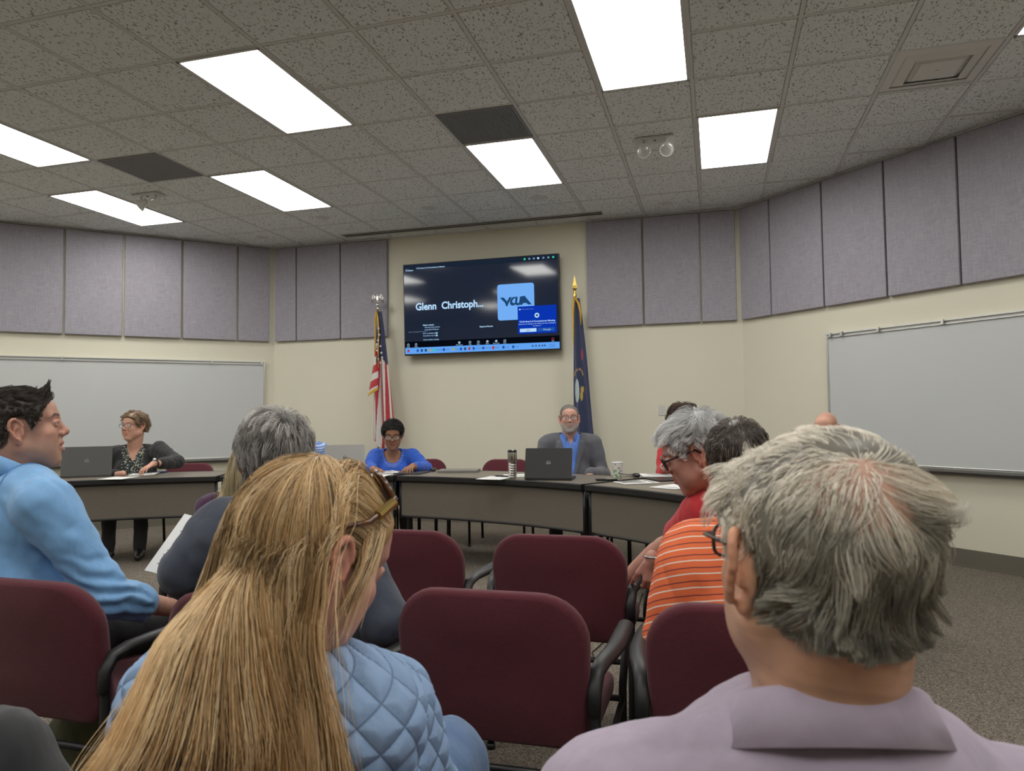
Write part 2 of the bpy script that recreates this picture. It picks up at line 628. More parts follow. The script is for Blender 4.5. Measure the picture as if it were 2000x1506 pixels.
def grow(roots, nrm, length, nseg, field, prims=CRAN, lift=.35, off=.002, gravity=.3, gdir=(0, 0, -1), clump=0.0, nclump=150, wave=.0, wfreq=60., jitter=.15, seed=0, layer=0.0, stiff=.5, push_every=1):
    r = np.random.default_rng(seed + 77); n = len(roots)
    L = length if isinstance(length, np.ndarray) else np.full(n, length)
    L = L * r.uniform(.8, 1.08, n)
    P = roots.copy(); D = nrm * lift + field(P, 0.0) * (1 - lift); D /= np.linalg.norm(D, axis=1, keepdims=True) + 1e-9
    jit = r.normal(size=(n, 3)) * jitter
    lay = off + layer * r.uniform(0, 1, n) ** 1.3
    S = [P]
    for i in range(nseg):
        t = (i + 1) / nseg
        F = field(P, t) + np.array(gdir) * gravity + jit
        if wave: F = F + np.stack([noise3(P * wfreq / 60, 60, 3 + a + seed, 1) for a in range(3)], -1) * wave * (.55 + .9 * t)
        F /= np.linalg.norm(F, axis=1, keepdims=True) + 1e-9
        D = D * stiff + F * (1 - stiff); D /= np.linalg.norm(D, axis=1, keepdims=True) + 1e-9
        P = P + D * (L / nseg)[:, None]
        o = off + (lay - off) * min(1, 2.5 * t)
        s, g = sdf_grad(prims, P)
        m = s < o
        P = np.where(m[:, None], P + g * (o - s)[:, None], P)
        S.append(P)
    S = np.stack(S, 1)
    if clump:
        gi = r.choice(n, min(nclump, n), replace=False)
        near = np.empty(n, int)
        for a in range(0, n, 2000):
            near[a:a + 2000] = ((roots[a:a + 2000, None] - roots[gi][None]) ** 2).sum(-1).argmin(1)
        G = S[gi][near]; t = np.linspace(0, 1, nseg + 1)[None, :, None] ** 1.2
        S = S * (1 - clump * t) + G * clump * t
        cid = near
    else: cid = np.arange(n)
    return S, cid


def strands_mesh(S, cid, r0, c0, c1, seed=0, grey=None, tip=.35, cfun=None, sides=3):
    """tubes along every strand, each with its own colour"""
    n, m, _ = S.shape; r = np.random.default_rng(seed + 5)
    T = np.gradient(S, axis=1); T /= np.linalg.norm(T, axis=2, keepdims=True) + 1e-9
    a = np.cross(T, np.array((.31, .17, .93))); a /= np.linalg.norm(a, axis=2, keepdims=True) + 1e-9
    b = np.cross(T, a)
    R = r0 * (1 - (1 - tip) * np.linspace(0, 1, m) ** 2)[None, :, None] * r.uniform(.7, 1.2, n)[:, None, None]
    V = np.stack([S + (a * cos(2 * pi * k / sides) + b * sin(2 * pi * k / sides)) * R for k in range(sides)], 2)
    V = V.reshape(-1, 3)
    base = (np.arange(n)[:, None] * m + np.arange(m - 1)[None]).reshape(-1) * sides
    F = np.concatenate([np.stack([base + k, base + (k + 1) % sides, base + sides + (k + 1) % sides, base + sides + k], 1) for k in range(sides)])
    u = np.random.default_rng(seed).uniform(0, 1, cid.max() + 1)[cid] * .72 + r.uniform(0, 1, n) * .28
    if cfun is not None: C = cfun(S, u, r)
    else: C = np.array(c0)[None] * (1 - u[:, None]) + np.array(c1)[None] * u[:, None]
    if grey is not None:
        g = r.uniform(0, 1, n) < grey[0]; C = np.where(g[:, None], np.array(grey[1])[None], C)
    if C.ndim == 2: C = np.repeat(C[:, None], m, 1)
    C = np.repeat(C[:, :, None], sides, 2).reshape(-1, 3)
    return V, F, C


def cap_mesh(keepf, th, col, h=.006, prims=CRAN):
    """under-layer of the hair: offset scalp, open at the hairline"""
    V, Q = sculpt([p for p in prims], h)
    k = keepf(V); Q = Q[k[Q].all(1)]
    N = vnormals(V, Q)
    t = th(V) if callable(th) else np.full(len(V), th)
    V = V + N * t[:, None]
    C = np.tile(np.array(col, float), (len(V), 1))
    used = np.unique(Q); mp = np.full(len(V), -1); mp[used] = np.arange(len(used))
    return V[used], mp[Q], C[used]


def join(parts):
    V = []; F = []; C = []; n = 0
    for v, f, c in parts:
        V.append(v); F.append(f + n); C.append(c); n += len(v)
    return np.concatenate(V), np.concatenate(F), np.concatenate(C)


def uvsphere(c, r, n=16):
    V = []; F = []; m = n
    for i in range(m + 1):
        a = pi * i / m
        for k in range(n):
            w = 2 * pi * k / n
            V.append((c[0] + r * sin(a) * cos(w), c[1] - r * cos(a), c[2] + r * sin(a) * sin(w)))
    for i in range(m):
        for k in range(n): F.append((i * n + k, (i + 1) * n + k, (i + 1) * n + (k + 1) % n, i * n + (k + 1) % n))
    return np.array(V), np.array(F)


def torso_prims(w=1.0, bust=0.0, belly=0.0, L=1.0, sh=1.0, hunch=0.0):
    P = [EL((0, 0, .01), (.165 * w, .125 * w, .12), k=.05),
         EL((0, .012 + belly * .5, .15 * L), (.150 * w + belly * .4, .112 * w + belly, .17), k=.05),
         EL((0, 0, .33 * L), (.160 * w, .108 * w, .18 * L), k=.04),
         EL((0, -.035 - hunch, .40 * L), (.12 * w, .07, .10), k=.04),
         RC((-.125 * sh, -.008, .445 * L), (.125 * sh, -.008, .445 * L), .058 * w, k=.04)]
    side = [RC((.035, -.025, .462 * L), (.15 * sh, -.012, .440 * L), .044, .046, k=.04)]
    if bust: side.append(EL((.072, .085 * w, .29 * L), (.066, .062 * bust, .064), k=.035))
    return P + side + mirror(side)

# ------------------------------------------------------------------ people
SKIN = mat('skin', (.5, .3, .2), .52, attr=True, spec=.35, sss=.12, bump=[(180, .12, None, .002)])
HAIR = mat('hair_strands', (.2, .1, .05), .42, attr=True, spec=.45)


class Person:
    """world-space builder: head frame, torso frame, limbs; meshes are children of one Empty at the seat"""
    def __init__(s, label, head, hc=0, hp=0, hr=0, hs=1.0, tc=0, lean=0, roll=0, neck=None, sh=1.0, w=1.0, bust=0, belly=0, seatz=.55, skin=(.52, .30, .21), floor=True, headkw=None, hunch=0, neckr=.052, tall=None):
        s.skin = skin; s.hs = hs
        s.H = frame(head, hc, hp, hr)
        nb = neck if neck is not None else (Vector(head) + frame((0, 0, 0), tc, hp * .3 + lean * .5) @ Vector((0, -.025 * hs, -.185 * hs)))
        nb = Vector(nb); s.nb = nb
        up = frame((0, 0, 0), tc, lean, roll) @ Vector((0, 0, 1))
        Lg = (nb.z - seatz) / up.z; s.L = Lg / .5
        s.T = frame(nb - up * Lg, tc, lean, roll); s.pel = nb - up * Lg
        s.sh = sh; s.w = w; s.tp = dict(w=w, bust=bust, belly=belly, L=s.L, sh=sh, hunch=hunch)
        kw = headkw or {}
        s.hcore = head_core(kw.get('jaw', 1), 1, kw.get('fat', 0))
        s.hdet = head_detail(kw.get('nose', 1), kw.get('mouth', 0), kw.get('smile', 0))
        e = ear_prims(kw.get('ear', .012)); s.ears = e + mirror(e)
        s.neckr = neckr
        s.root = thing('person', label, 'person', (s.pel.x, s.pel.y, 0))
        s.arms = {}; s.legs = {}
        s.extra_skin = []

    def shoulder(s, side): return s.T @ Vector((.182 * s.sh * side, -.005, .425 * s.L))
    def P(s, x, y, z): return s.T @ Vector((x, y, z * s.L))
    def arm(s, side, elbow, wrist, shoulder=None): s.arms[side] = (Vector(shoulder) if shoulder else s.shoulder(side), Vector(elbow), Vector(wrist))
    def leg(s, side, knee, ankle, toe=None):
        hip = s.T @ Vector((.09 * side, .03, -.01)); s.legs[side] = (hip, Vector(knee), Vector(ankle), toe)
    def seated_legs(s, c=None, spread=.10, kz=.50, reach=.42, az=.09, back=.02):
        M = frame((s.pel.x, s.pel.y, 0), c if c is not None else 0)
        for side in (-1, 1):
            s.leg(side, M @ Vector((side * (spread + .03), reach, kz)), M @ Vector((side * (spread + .03), reach + back, az)), M @ Vector((side * (spread + .05), reach + back + .17, .04)))

    def skin_prims(s, arm_r=1.0, hands=True):
        P = xform(s.hcore + s.hdet + s.ears, s.H, s.hs)
        hn = s.H @ Vector((0, -.028 * s.hs, -.045 * s.hs)); r = s.neckr
        P.append(RC(hn, s.nb + (s.nb - hn) * .12, r * s.hs, r * 1.08, k=.022))
        P.append(RC(s.H @ Vector((0, .018, -.070)) * 1.0, s.T @ Vector((0, .02, .46 * s.L)), .042 * s.hs, .045, k=.03))
        P += inflate(xform(torso_prims(**s.tp), s.T), -.014)
        for side, (a, b, c) in s.arms.items():
            P.append(RC(a, b, .046 * arm_r, .037 * arm_r, k=.02)); P.append(RC(b, c, .039 * arm_r, .027 * arm_r, k=.012))
            m = b.lerp(c, .3); P.append(RC(b.lerp(c, .12), b.lerp(c, .45), .041 * arm_r, .036 * arm_r, k=.02))
        for side, (h, k, a, t) in s.legs.items():
            P.append(RC(h, k, .072, .050, k=.03)); P.append(RC(k, a, .048, .034, k=.02))
        return P

    def body(s, extra=(), h=.008, fine=.003, paint=None, gaze=(0, 0), eye=None, headbox=.15, pk=None, handbox=None, cutbelow=None, iris=(.10, .07, .04)):
        P = s.skin_prims() + list(extra)
        c = np.array(s.H.translation)
        box = (c - headbox, c + headbox)
        V, Q = sculpt(P, h, box, fine)
        V = relax(V, Q, 1, .35)
        C = np.tile(np.array(s.skin, float), (len(V), 1))
        C *= (1 + .10 * noise3(V, 60, 5)[:, None])
        q = M_inv(s.H, V) / s.hs
        near = np.linalg.norm(q, axis=1) < .17
        Cn = C[near]; paint_head(q[near], Cn, s.skin, **(pk or {})); C[near] = Cn
        if paint is not None: C = paint(V, q, C)
        parts = [(V, Q, C)]
        for side in (-1, 1):
            ev, ef = uvsphere((0, 0, 0), .0122, 20)
            cc = np.tile(np.array((.62, .58, .54)), (len(ev), 1))
            g = np.array((sin(radians(gaze[0])) * cos(radians(gaze[1])), cos(radians(gaze[0])) * cos(radians(gaze[1])), sin(radians(gaze[1]))))
            d = ev @ g / .0122
            cc[d > .88] = iris; cc[d > .97] = (.01, .01, .01)
            ev = (ev + np.array((.031 * side, .0765, .0125))) * s.hs
            parts.append((M_apply(s.H, ev), ef, cc))
        V, Q, C = join(parts)
        me = np_mesh('body', V, Q, C)
        s.bodyob = link('body', me, SKIN, s.root, True)
        return s.bodyob

    def top_prims(s, g=.008, sleeve=1.0, cuff=True, k=.03, arm_r=1.0, low=-.06, armg=.006, hem=None):
        """garment over torso and arms; sleeve 1 = to wrist, .5 = to elbow"""
        P = inflate(xform(torso_prims(**s.tp), s.T), g)
        for side, (a, b, c) in s.arms.items():
            P.append(RC(a, a.lerp(b, .35), (.058 + g) * s.w, (.054 + armg) * arm_r, k=.04))
            if sleeve >= .5:
                P.append(RC(a, b, (.054 + armg) * arm_r, (.045 + armg) * arm_r, k=k))
                if sleeve > .5:
                    e = b.lerp(c, (sleeve - .5) * 2); P.append(RC(b, e, (.046 + armg) * arm_r, (.036 + armg) * arm_r, k=.02))
            else:
                P.append(RC(a, a.lerp(b, sleeve * 2), (.054 + armg) * arm_r, (.050 + armg) * arm_r, k=k))
        return P

    def garment(s, name, prims, m, h=.007, fold=.004, fs=28, neck=.066, neckz=None, seed=1, color=None, cut=None, extra=(), relaxn=2, disp=None, fine=None, hf=None):
        """sculpted cloth; the neck hole and any opening (cut(q) > 0, torso coordinates) are carved into the solid"""
        P = list(prims) + list(extra)
        if neck:
            hn = Vector(s.H @ Vector((0, -.028 * s.hs, -.045 * s.hs))); ax = (hn - s.nb).normalized()
            P.append(RC(s.nb + ax * (-.01 if neckz is None else neckz), s.nb + ax * .25, neck, neck * 1.15, k=.010, op=-1))
        cf = None
        if cut is not None:
            cf = lambda g: cut(M_inv(s.T, g.reshape(-1, 3))).reshape(g.shape[:-1])
        V, Q = sculpt(P, h, fine, hf, cut=cf)
        V = relax(V, Q, relaxn, .5)
        N = vnormals(V, Q)
        q = M_inv(s.T, V)
        if fold:
            n = noise3(q * np.array((1, 1, .55)), fs, seed, 3)
            V = V + N * (fold * (np.abs(n) * 2 - 1))[:, None]
        if disp is not None: V = V + N * disp(V, q, N)[:, None]
        C = np.tile(np.array(color if color is not None else (.5, .5, .5), float), (len(V), 1)) if not callable(color) else color(V, q, N)
        return link(name, np_mesh(name, V, Q, C), m, s.root, True)

    def trousers(s, m, g=.012, name='trousers', h=.010, fold=.005):
        P = []
        for side, (hp, k, a, t) in s.legs.items():
            P.append(RC(hp, k, .078 + g, .055 + g, k=.03)); P.append(RC(k, a, .054 + g, .042 + g, k=.02))
        P += inflate(xform([EL((0, 0, -.01), (.16 * s.w, .12 * s.w, .10), k=.05)], s.T), g)
        V, Q = sculpt(P, h); V = relax(V, Q, 2)
        N = vnormals(V, Q); V = V + N * (fold * noise3(V, 30, 8)[:, None])
        return link(name, np_mesh(name, V, Q, np.full((len(V), 3), .5)), m, s.root, True)

    def shoes(s, m):
        for side, (hp, k, a, t) in s.legs.items():
            if t is None: continue
            t = Vector(t); d = (t - a); d.z = 0; d.normalize(); hl = Vector((a.x, a.y, .045)) - d * .04
            V, Q = sculpt([RC(hl, Vector((a.x, a.y, .05)) + d * .06, .038, .036, k=.03), RC(Vector((a.x, a.y, .045)) + d * .05, Vector((a.x, a.y, .032)) + d * .17, .038, .028, k=.03), RC((a.x, a.y, a.z), (a.x, a.y, .05), .042, .038, k=.02)], .009,
                          cut=lambda g: .002 - g[..., 2])
            link('shoe', np_mesh('shoe', V, Q), m, s.root, True)

    def hair(s, parts, name='hair'):
        V, F, C = join(parts)
        V = M_apply(s.H, V * s.hs)
        return link(name, np_mesh(name, V, F, C), HAIR, s.root, True)

    def hair_world(s, parts, name='hair'):
        V, F, C = join(parts)
        return link(name, np_mesh(name, V, F, C), HAIR, s.root, True)

    def short_hair(s, c0, c1, n=2500, length=.035, r0=.0009, hl=None, crown=(0, -.055, .10), bias=(.10, .50, 0), lift=.3, cap=.006, grey=None, gravity=.3, layer=.006, clump=.5, nclump=160, wave=.2, nseg=6, seed=0, capcol=None, jitter=.15, lenfun=None, capfun=None, thin=None, extra_parts=(), curl=None, cfun=None, caph=.006, edge=.28):
        hl = hl or hairline()
        keep = lambda P: (P[:, 2] > hl(P[:, 1]))
        cr = np.array(crown)
        def field(P, t):
            d = P - cr; _, g = sdf_grad(CRAN, P)
            d = d - (d * g).sum(1, keepdims=True) * g
            d = d / (np.linalg.norm(d, axis=1, keepdims=True) + .012) + np.array(bias) * sstep(.075, .03, np.linalg.norm(P - cr, axis=1))[:, None]
            return d / (np.linalg.norm(d, axis=1, keepdims=True) + 1e-9)
        R, Nn = scalp_roots(n, (lambda P: keep(P) & (np.random.default_rng(seed + 3).uniform(0, 1, len(P)) > thin(P))) if thin else keep, seed=seed)
        Ln = (np.full(n, length) if lenfun is None else lenfun(R) * length)[:len(R)] if lenfun is None else lenfun(R) * length
        Ln = Ln * (edge + (1 - edge) * sstep(0, .055, R[:, 2] - hl(R[:, 1])))
        # strands get shorter towards the hairline of the sides and nape
        gd = np.array(s.H.inverted().to_3x3() @ Vector((0, 0, -1)))
        S, cid = grow(R, Nn, Ln, nseg, curl or field, lift=lift, off=cap * .8 if not capfun else .002, gravity=gravity, gdir=gd, clump=clump, nclump=nclump, wave=wave, jitter=jitter, seed=seed, layer=layer + (cap if not capfun else .002))
        pr = [strands_mesh(S, cid, r0, c0, c1, seed, grey, cfun=cfun)]
        cc = np.array(capcol if capcol is not None else (np.array(c0) * .5 + np.array(c1) * .5))
        if capfun or cap > 0:
            def th(V):
                t = (capfun(V) if capfun else np.full(len(V), cap))
                return t * sstep(0, .02, V[:, 2] - hl(V[:, 1]))
            kk = lambda P: (P[:, 2] > hl(P[:, 1]) + .003) if not thin else (P[:, 2] > hl(P[:, 1]) + .003) & (thin(P) < .4)
            pr.append(cap_mesh(kk, th, cc, caph))
        return s.hair(pr + list(extra_parts))

    def glasses(s, m, w=.066, h=.019, r=.0014, z=.010, round_=.6, lens=None, dy=.100, name='glasses', temple=True, upper=None, hook=True):
        b = MB()
        def outline(cx, n=20, sc=1.0):
            pts = []
            for i in range(n):
                a = 2 * pi * i / n; ca, sa = cos(a), sin(a)
                e = 2 / (2 + 4 * (1 - round_))
                X = abs(ca) ** e * (1 if ca > 0 else -1) * .0265 * w / .066; Z = abs(sa) ** e * (1 if sa > 0 else -1) * h
                pts.append(s.H @ (Vector((cx + X * sc, dy - .0022 * ((cx + X) / .03) ** 2, z + Z * sc)) * s.hs))
            return pts
        for sd in (-1, 1):
            b.tube(outline(.0325 * sd * w / .066), r * s.hs, 6, closed=True)
            if upper:
                o = outline(.0325 * sd * w / .066); b.tube([o[i] for i in range(0, 11)], upper * s.hs, 6)
            if temple:
                b.tube([s.H @ (Vector(q) * s.hs) for q in ((w * .92 * sd, dy - .012, z + h * .45), (.074 * sd, dy - .022, z + h * .5), (.081 * sd, .02, z + h * .4), (.083 * sd, -.008, z + h * .2 + .004), (.082 * sd, -.028, -.016))[:5 if hook else 4]], r * 1.1 * s.hs, 6)
        b.tube([s.H @ (Vector(q) * s.hs) for q in ((-.007, dy - .001, z + .004), (0, dy + .002, z + .006), (.007, dy - .001, z + .004))], r * s.hs, 6)
        g = b.build(name, m, s.root, smooth=True, ws=True)
        if lens is not None:
            for sd in (-1, 1):
                l = MB(); o = outline(.0325 * sd * w / .066, sc=.97); nn = len(o)
                back = [p - (s.H.to_3x3() @ Vector((0, .0012, 0))) for p in o]
                l.add(o + back, [tuple(range(nn)), tuple(range(nn, 2 * nn))[::-1]] + [(i, (i + 1) % nn, nn + (i + 1) % nn, nn + i) for i in range(nn)])
                l.build('lens', lens, g, ws=True)
        return g

    def seam(s, prims, pts, m, r=.0014, off=.0, closed=False, name='seam'):
        """raised stitching line laid on the garment surface"""
        P = np.array([tuple(q) for q in pts], float)
        for _ in range(8):
            d, g = sdf_grad(prims, P); P = P - g * (d - off)[:, None]
        f = MB(); f.tube([Vector(q) for q in P], r, 6, closed=closed)
        return f.build(name, m, s.root, smooth=True, ws=True)

    def collar(s, m, r0=.062, r1=.082, top=.010, drop=.045, open_=38, M=None, name='collar', tilt=12, th=.0025, front=.02, seg=40):
        """folded shirt collar around the neck"""
        M = M or (Matrix.Translation(s.nb) @ s.T.to_3x3().to_4x4())
        V = []; prof = [(r0 - .004, top - .03), (r0, top - .004), (r0 + .004, top + .002), (r0 + .010, top - .003), (r1, top - drop)]
        n = len(prof)
        for i in range(seg + 1):
            a = radians(open_ + (360 - 2 * open_) * i / seg)
            u = abs(i / seg - .5) * 2
            for j, (r, z) in enumerate(prof):
                ex = front * max(0, u - .6) / .4 if j == n - 1 else 0
                zz = z - sin(radians(tilt)) * cos(a) * r - (ex * .9)
                V.append(M @ Vector((sin(a) * (r + ex * .3), cos(a) * (r * 1.06 + ex * .4), zz)))
        F = [(i * n + j, i * n + j + 1, (i + 1) * n + j + 1, (i + 1) * n + j) for i in range(seg) for j in range(n - 1)]
        me = np_mesh(name, np.array([tuple(v) for v in V]), np.array(F), np.full((len(V), 3), .5))
        o = link(name, me, m, s.root, True)
        md = o.modifiers.new('solid', 'SOLIDIFY'); md.thickness = th; md.offset = 1
        return o

# ------------------------------------------------------------------ room
CEIL = 3.442
BY = 8.10                        # front wall plane
XL, XR = -5.43, 0.29             # its two corners
T = 0.6096
GX, GY = -3.1526, 3.6351         # ceiling grid origin
S2 = sqrt(.5)
LA, LB = (XL, BY), (XL - 3.9, BY - 3.9)
RA, RB = (XR, BY), (XR + 4.6, BY - 4.6)
POLY = [LA, RA, RB, (RB[0], -4.5), (LB[0], -4.5), LB]

m_wall = mat('cream_wall_paint', (.70, .67, .545), .75, bump=(60, .12, None, .003), noise=(.7, .02))
m_ceil = mat('ceiling_tile', (.30, .295, .275), .95)
m_tee = mat('ceiling_tee', (.60, .60, .58), .5)
m_carpet = mat('carpet', (.2, .17, .14), .95)
m_base = mat('rubber_baseboard', (.150, .135, .108), .6)
m_fab = mat('panel_fabric', (.33, .315, .355), .9)
m_lamp = emis('diffuser_glow', (1.0, .985, .94), LIGHT_STRENGTH)
m_black = mat('black_powder_coat', (.012, .012, .013), .42)
m_chrome = mat('brushed_aluminium', (.62, .62, .60), .32, 1.0)
m_white = mat('white_enamel', (.62, .61, .58), .4)


def tex_ceiling():
    nt = m_ceil.node_tree; N = nt.nodes; L = nt.links; b = N['Principled BSDF']
    tc = N.new('ShaderNodeTexCoord')
    v = N.new('ShaderNodeTexNoise'); v.inputs['Scale'].default_value = 80; v.inputs['Detail'].default_value = 2
    mp = N.new('ShaderNodeMapping'); mp.inputs['Rotation'].default_value = (0, 0, .5); mp.inputs['Scale'].default_value = (1, .55, 1)
    L.new(tc.outputs['Object'], mp.inputs[0]); L.new(mp.outputs[0], v.inputs['Vector'])
    r = N.new('ShaderNodeMapRange'); r.inputs['From Min'].default_value = .35; r.inputs['From Max'].default_value = .41
    r.inputs['To Min'].default_value = .42; r.inputs['To Max'].default_value = 1.0
    L.new(v.outputs['Fac'], r.inputs['Value'])
    n2 = N.new('ShaderNodeTexNoise'); n2.inputs['Scale'].default_value = 300; L.new(tc.outputs['Object'], n2.inputs['Vector'])
    r2 = N.new('ShaderNodeMapRange'); r2.inputs['To Min'].default_value = .85; r2.inputs['To Max'].default_value = 1.15; L.new(n2.outputs['Fac'], r2.inputs['Value'])
    mu = N.new('ShaderNodeMath'); mu.operation = 'MULTIPLY'; L.new(r.outputs[0], mu.inputs[0]); L.new(r2.outputs[0], mu.inputs[1])
    sc = N.new('ShaderNodeVectorMath'); sc.operation = 'SCALE'; sc.inputs[0].default_value = (.76, .79, .79)
    L.new(mu.outputs[0], sc.inputs['Scale']); L.new(sc.outputs[0], b.inputs['Base Color'])
    bp = N.new('ShaderNodeBump'); bp.inputs['Distance'].default_value = .004; bp.inputs['Strength'].default_value = .7
    L.new(r.outputs[0], bp.inputs['Height']); L.new(bp.outputs[0], b.inputs['Normal'])


tex_ceiling()


def tex_carpet():
    nt = m_carpet.node_tree; N = nt.nodes; L = nt.links; b = N['Principled BSDF']
    tc = N.new('ShaderNodeTexCoord')
    v = N.new('ShaderNodeTexVoronoi'); v.inputs['Scale'].default_value = 190; L.new(tc.outputs['Object'], v.inputs['Vector'])
    rp = N.new('ShaderNodeValToRGB'); L.new(v.outputs['Color'], rp.inputs[0])
    e = rp.color_ramp.elements
    e[0].position = .15; e[0].color = (.080, .064, .048, 1); e[1].position = .85; e[1].color = (.29, .25, .195, 1)
    x = rp.color_ramp.elements.new(.5); x.color = (.165, .138, .112, 1)
    n2 = N.new('ShaderNodeTexNoise'); n2.inputs['Scale'].default_value = 40; n2.inputs['Detail'].default_value = 3; L.new(tc.outputs['Object'], n2.inputs['Vector'])
    r2 = N.new('ShaderNodeMapRange'); r2.inputs['To Min'].default_value = .86; r2.inputs['To Max'].default_value = 1.14; L.new(n2.outputs['Fac'], r2.inputs['Value'])
    sc = N.new('ShaderNodeVectorMath'); sc.operation = 'SCALE'; L.new(rp.outputs[0], sc.inputs[0]); L.new(r2.outputs[0], sc.inputs['Scale'])
    L.new(sc.outputs[0], b.inputs['Base Color'])
    bp = N.new('ShaderNodeBump'); bp.inputs['Distance'].default_value = .006; bp.inputs['Strength'].default_value = .8
    L.new(v.outputs['Distance'], bp.inputs['Height']); L.new(bp.outputs[0], b.inputs['Normal'])


tex_carpet()


def tex_weave(m, c, sc=420, amt=.22):
    nt = m.node_tree; N = nt.nodes; L = nt.links; b = N['Principled BSDF']
    tc = N.new('ShaderNodeTexCoord'); outs = []
    for s in ((sc, sc, sc * .06), (sc * .08, sc * .08, sc)):
        mp = N.new('ShaderNodeMapping'); mp.inputs['Scale'].default_value = s; L.new(tc.outputs['Object'], mp.inputs[0])
        t = N.new('ShaderNodeTexNoise'); t.inputs['Scale'].default_value = 1; t.inputs['Detail'].default_value = 2; L.new(mp.outputs[0], t.inputs['Vector']); outs.append(t)
    a = N.new('ShaderNodeMath'); a.operation = 'ADD'; L.new(outs[0].outputs['Fac'], a.inputs[0]); L.new(outs[1].outputs['Fac'], a.inputs[1])
    r = N.new('ShaderNodeMapRange'); r.inputs['From Min'].default_value = .7; r.inputs['From Max'].default_value = 1.3
    r.inputs['To Min'].default_value = 1 - amt; r.inputs['To Max'].default_value = 1 + amt; L.new(a.outputs[0], r.inputs['Value'])
    s = N.new('ShaderNodeVectorMath'); s.operation = 'SCALE'; s.inputs[0].default_value = c; L.new(r.outputs[0], s.inputs['Scale'])
    L.new(s.outputs[0], b.inputs['Base Color'])
    bp = N.new('ShaderNodeBump'); bp.inputs['Strength'].default_value = .35; bp.inputs['Distance'].default_value = .002
    L.new(a.outputs[0], bp.inputs['Height']); L.new(bp.outputs[0], b.inputs['Normal'])


tex_weave(m_fab, (.33, .315, .355), 260, .16)


def struct(o):
    o['kind'] = 'structure'; return o


b = MB(); b.prism(POLY, -.06, 0.0); struct(b.build('floor', m_carpet))
b = MB(); b.prism(POLY, CEIL, CEIL + .05); struct(b.build('ceiling', m_ceil))


def wall(name, A, B, z0=0, z1=CEIL, th=.10):
    d = Vector((B[0] - A[0], B[1] - A[1], 0)); L = d.length; d.normalize()
    n = Vector((-d.y, d.x, 0))             # outward for clockwise listing
    M = Matrix(((d.x, n.x, 0, A[0]), (d.y, n.y, 0, A[1]), (0, 0, 1, 0), (0, 0, 0, 1)))
    b = MB(); b.box((L / 2, th / 2, (z0 + z1) / 2), (L + .0, th, z1 - z0), M=M)
    struct(b.build(name, m_wall))
    return M, L


WF, LF = wall('wall_front', LA, RA)
WR, LR = wall('wall_right', RA, RB)
wall('wall_far_right', RB, (RB[0], -4.5))
wall('wall_back', (RB[0], -4.5), (LB[0], -4.5))
wall('wall_far_left', (LB[0], -4.5), LB)
WL, LL = wall('wall_left', LB, LA)
for nm, M, L in (('baseboard_front', WF, LF), ('baseboard_right', WR, LR), ('baseboard_left', WL, LL)):
    b = MB(); b.box((L / 2, -.004, .07), (L - .02, .008, .14), M=M)
    b.box((L / 2, -.010, .006), (L - .02, .014, .012), M=M)
    struct(b.build(nm, m_base))
# wall angle at the ceiling
for nm, M, L in (('trim_1', WF, LF), ('trim_2', WR, LR), ('trim_3', WL, LL)):
    b = MB(); b.box((L / 2, -.012, CEIL - .008), (L - .02, .022, .016), M=M)
    struct(b.build(nm, m_tee))

# suspension grid: tees clipped to the room outline
def clip(p, d):
    t0, t1 = -50, 50; n = len(POLY)
    for i in range(n):
        a, c = POLY[i], POLY[(i + 1) % n]; e = (c[0] - a[0], c[1] - a[1])
        # inside is to the right for clockwise listing
        num = e[0] * (p[1] - a[1]) - e[1] * (p[0] - a[0]); den = e[0] * d[1] - e[1] * d[0]
        if abs(den) < 1e-9: continue
        t = -num / den
        if den > 0: t1 = min(t1, t)
        else: t0 = max(t0, t)
    return t0 + .01, t1 - .01


def grid(name, along_y):
    b = MB()
    for i in range(-14, 16):
        p = (GX + i * T, 0) if along_y else (0, GY + i * T)
        d = (0, 1) if along_y else (1, 0)
        lim = (POLY[4][0], POLY[2][0]) if along_y else (-4.4, BY)
        q = p[0] if along_y else p[1]
        if not (lim[0] + .1 < q < lim[1] - .1): continue
        t0, t1 = clip(p, d)
        if t1 - t0 < .1: continue
        c = (p[0] + d[0] * (t0 + t1) / 2, p[1] + d[1] * (t0 + t1) / 2)
        sz = (t1 - t0)
        if along_y: b.box((c[0], c[1], CEIL - .004), (.024, sz, .008))
        else: b.box((c[0], c[1], CEIL - .0035), (sz, .024, .007))
    return struct(b.build(name, m_tee))


grid('trim_4', True); grid('trim_5', False)
# tegular edges: a dark shadow reveal beside each tee comes from the tile drop, modelled as thin raised tile fields
b = MB()
LIGHTS = [(-4, 0), (0, 0), (4, 0), (8, 0), (-5, 3), (-2, 3), (2, 3), (5, 3),
          (-6, -5), (-2, -5), (2, -5), (6, -5), (-8, 0), (-8, -5), (10, -5), (-4, -9), (0, -9), (4, -9), (8, -9)]
GRILLES = [(2, 2), (-3, 2)]
DIFF = [(7, 2)]
taken = set()
for i, j in LIGHTS: taken |= {(i, j), (i, j + 1)}
taken |= set(GRILLES) | set(DIFF)


def inside(x, y, m=.0):
    n = len(POLY)
    for k in range(n):
        a, c = POLY[k], POLY[(k + 1) % n]; e = (c[0] - a[0], c[1] - a[1]); l = hypot(*e)
        if (e[0] * (y - a[1]) - e[1] * (x - a[0])) / l > -m: return False
    return True


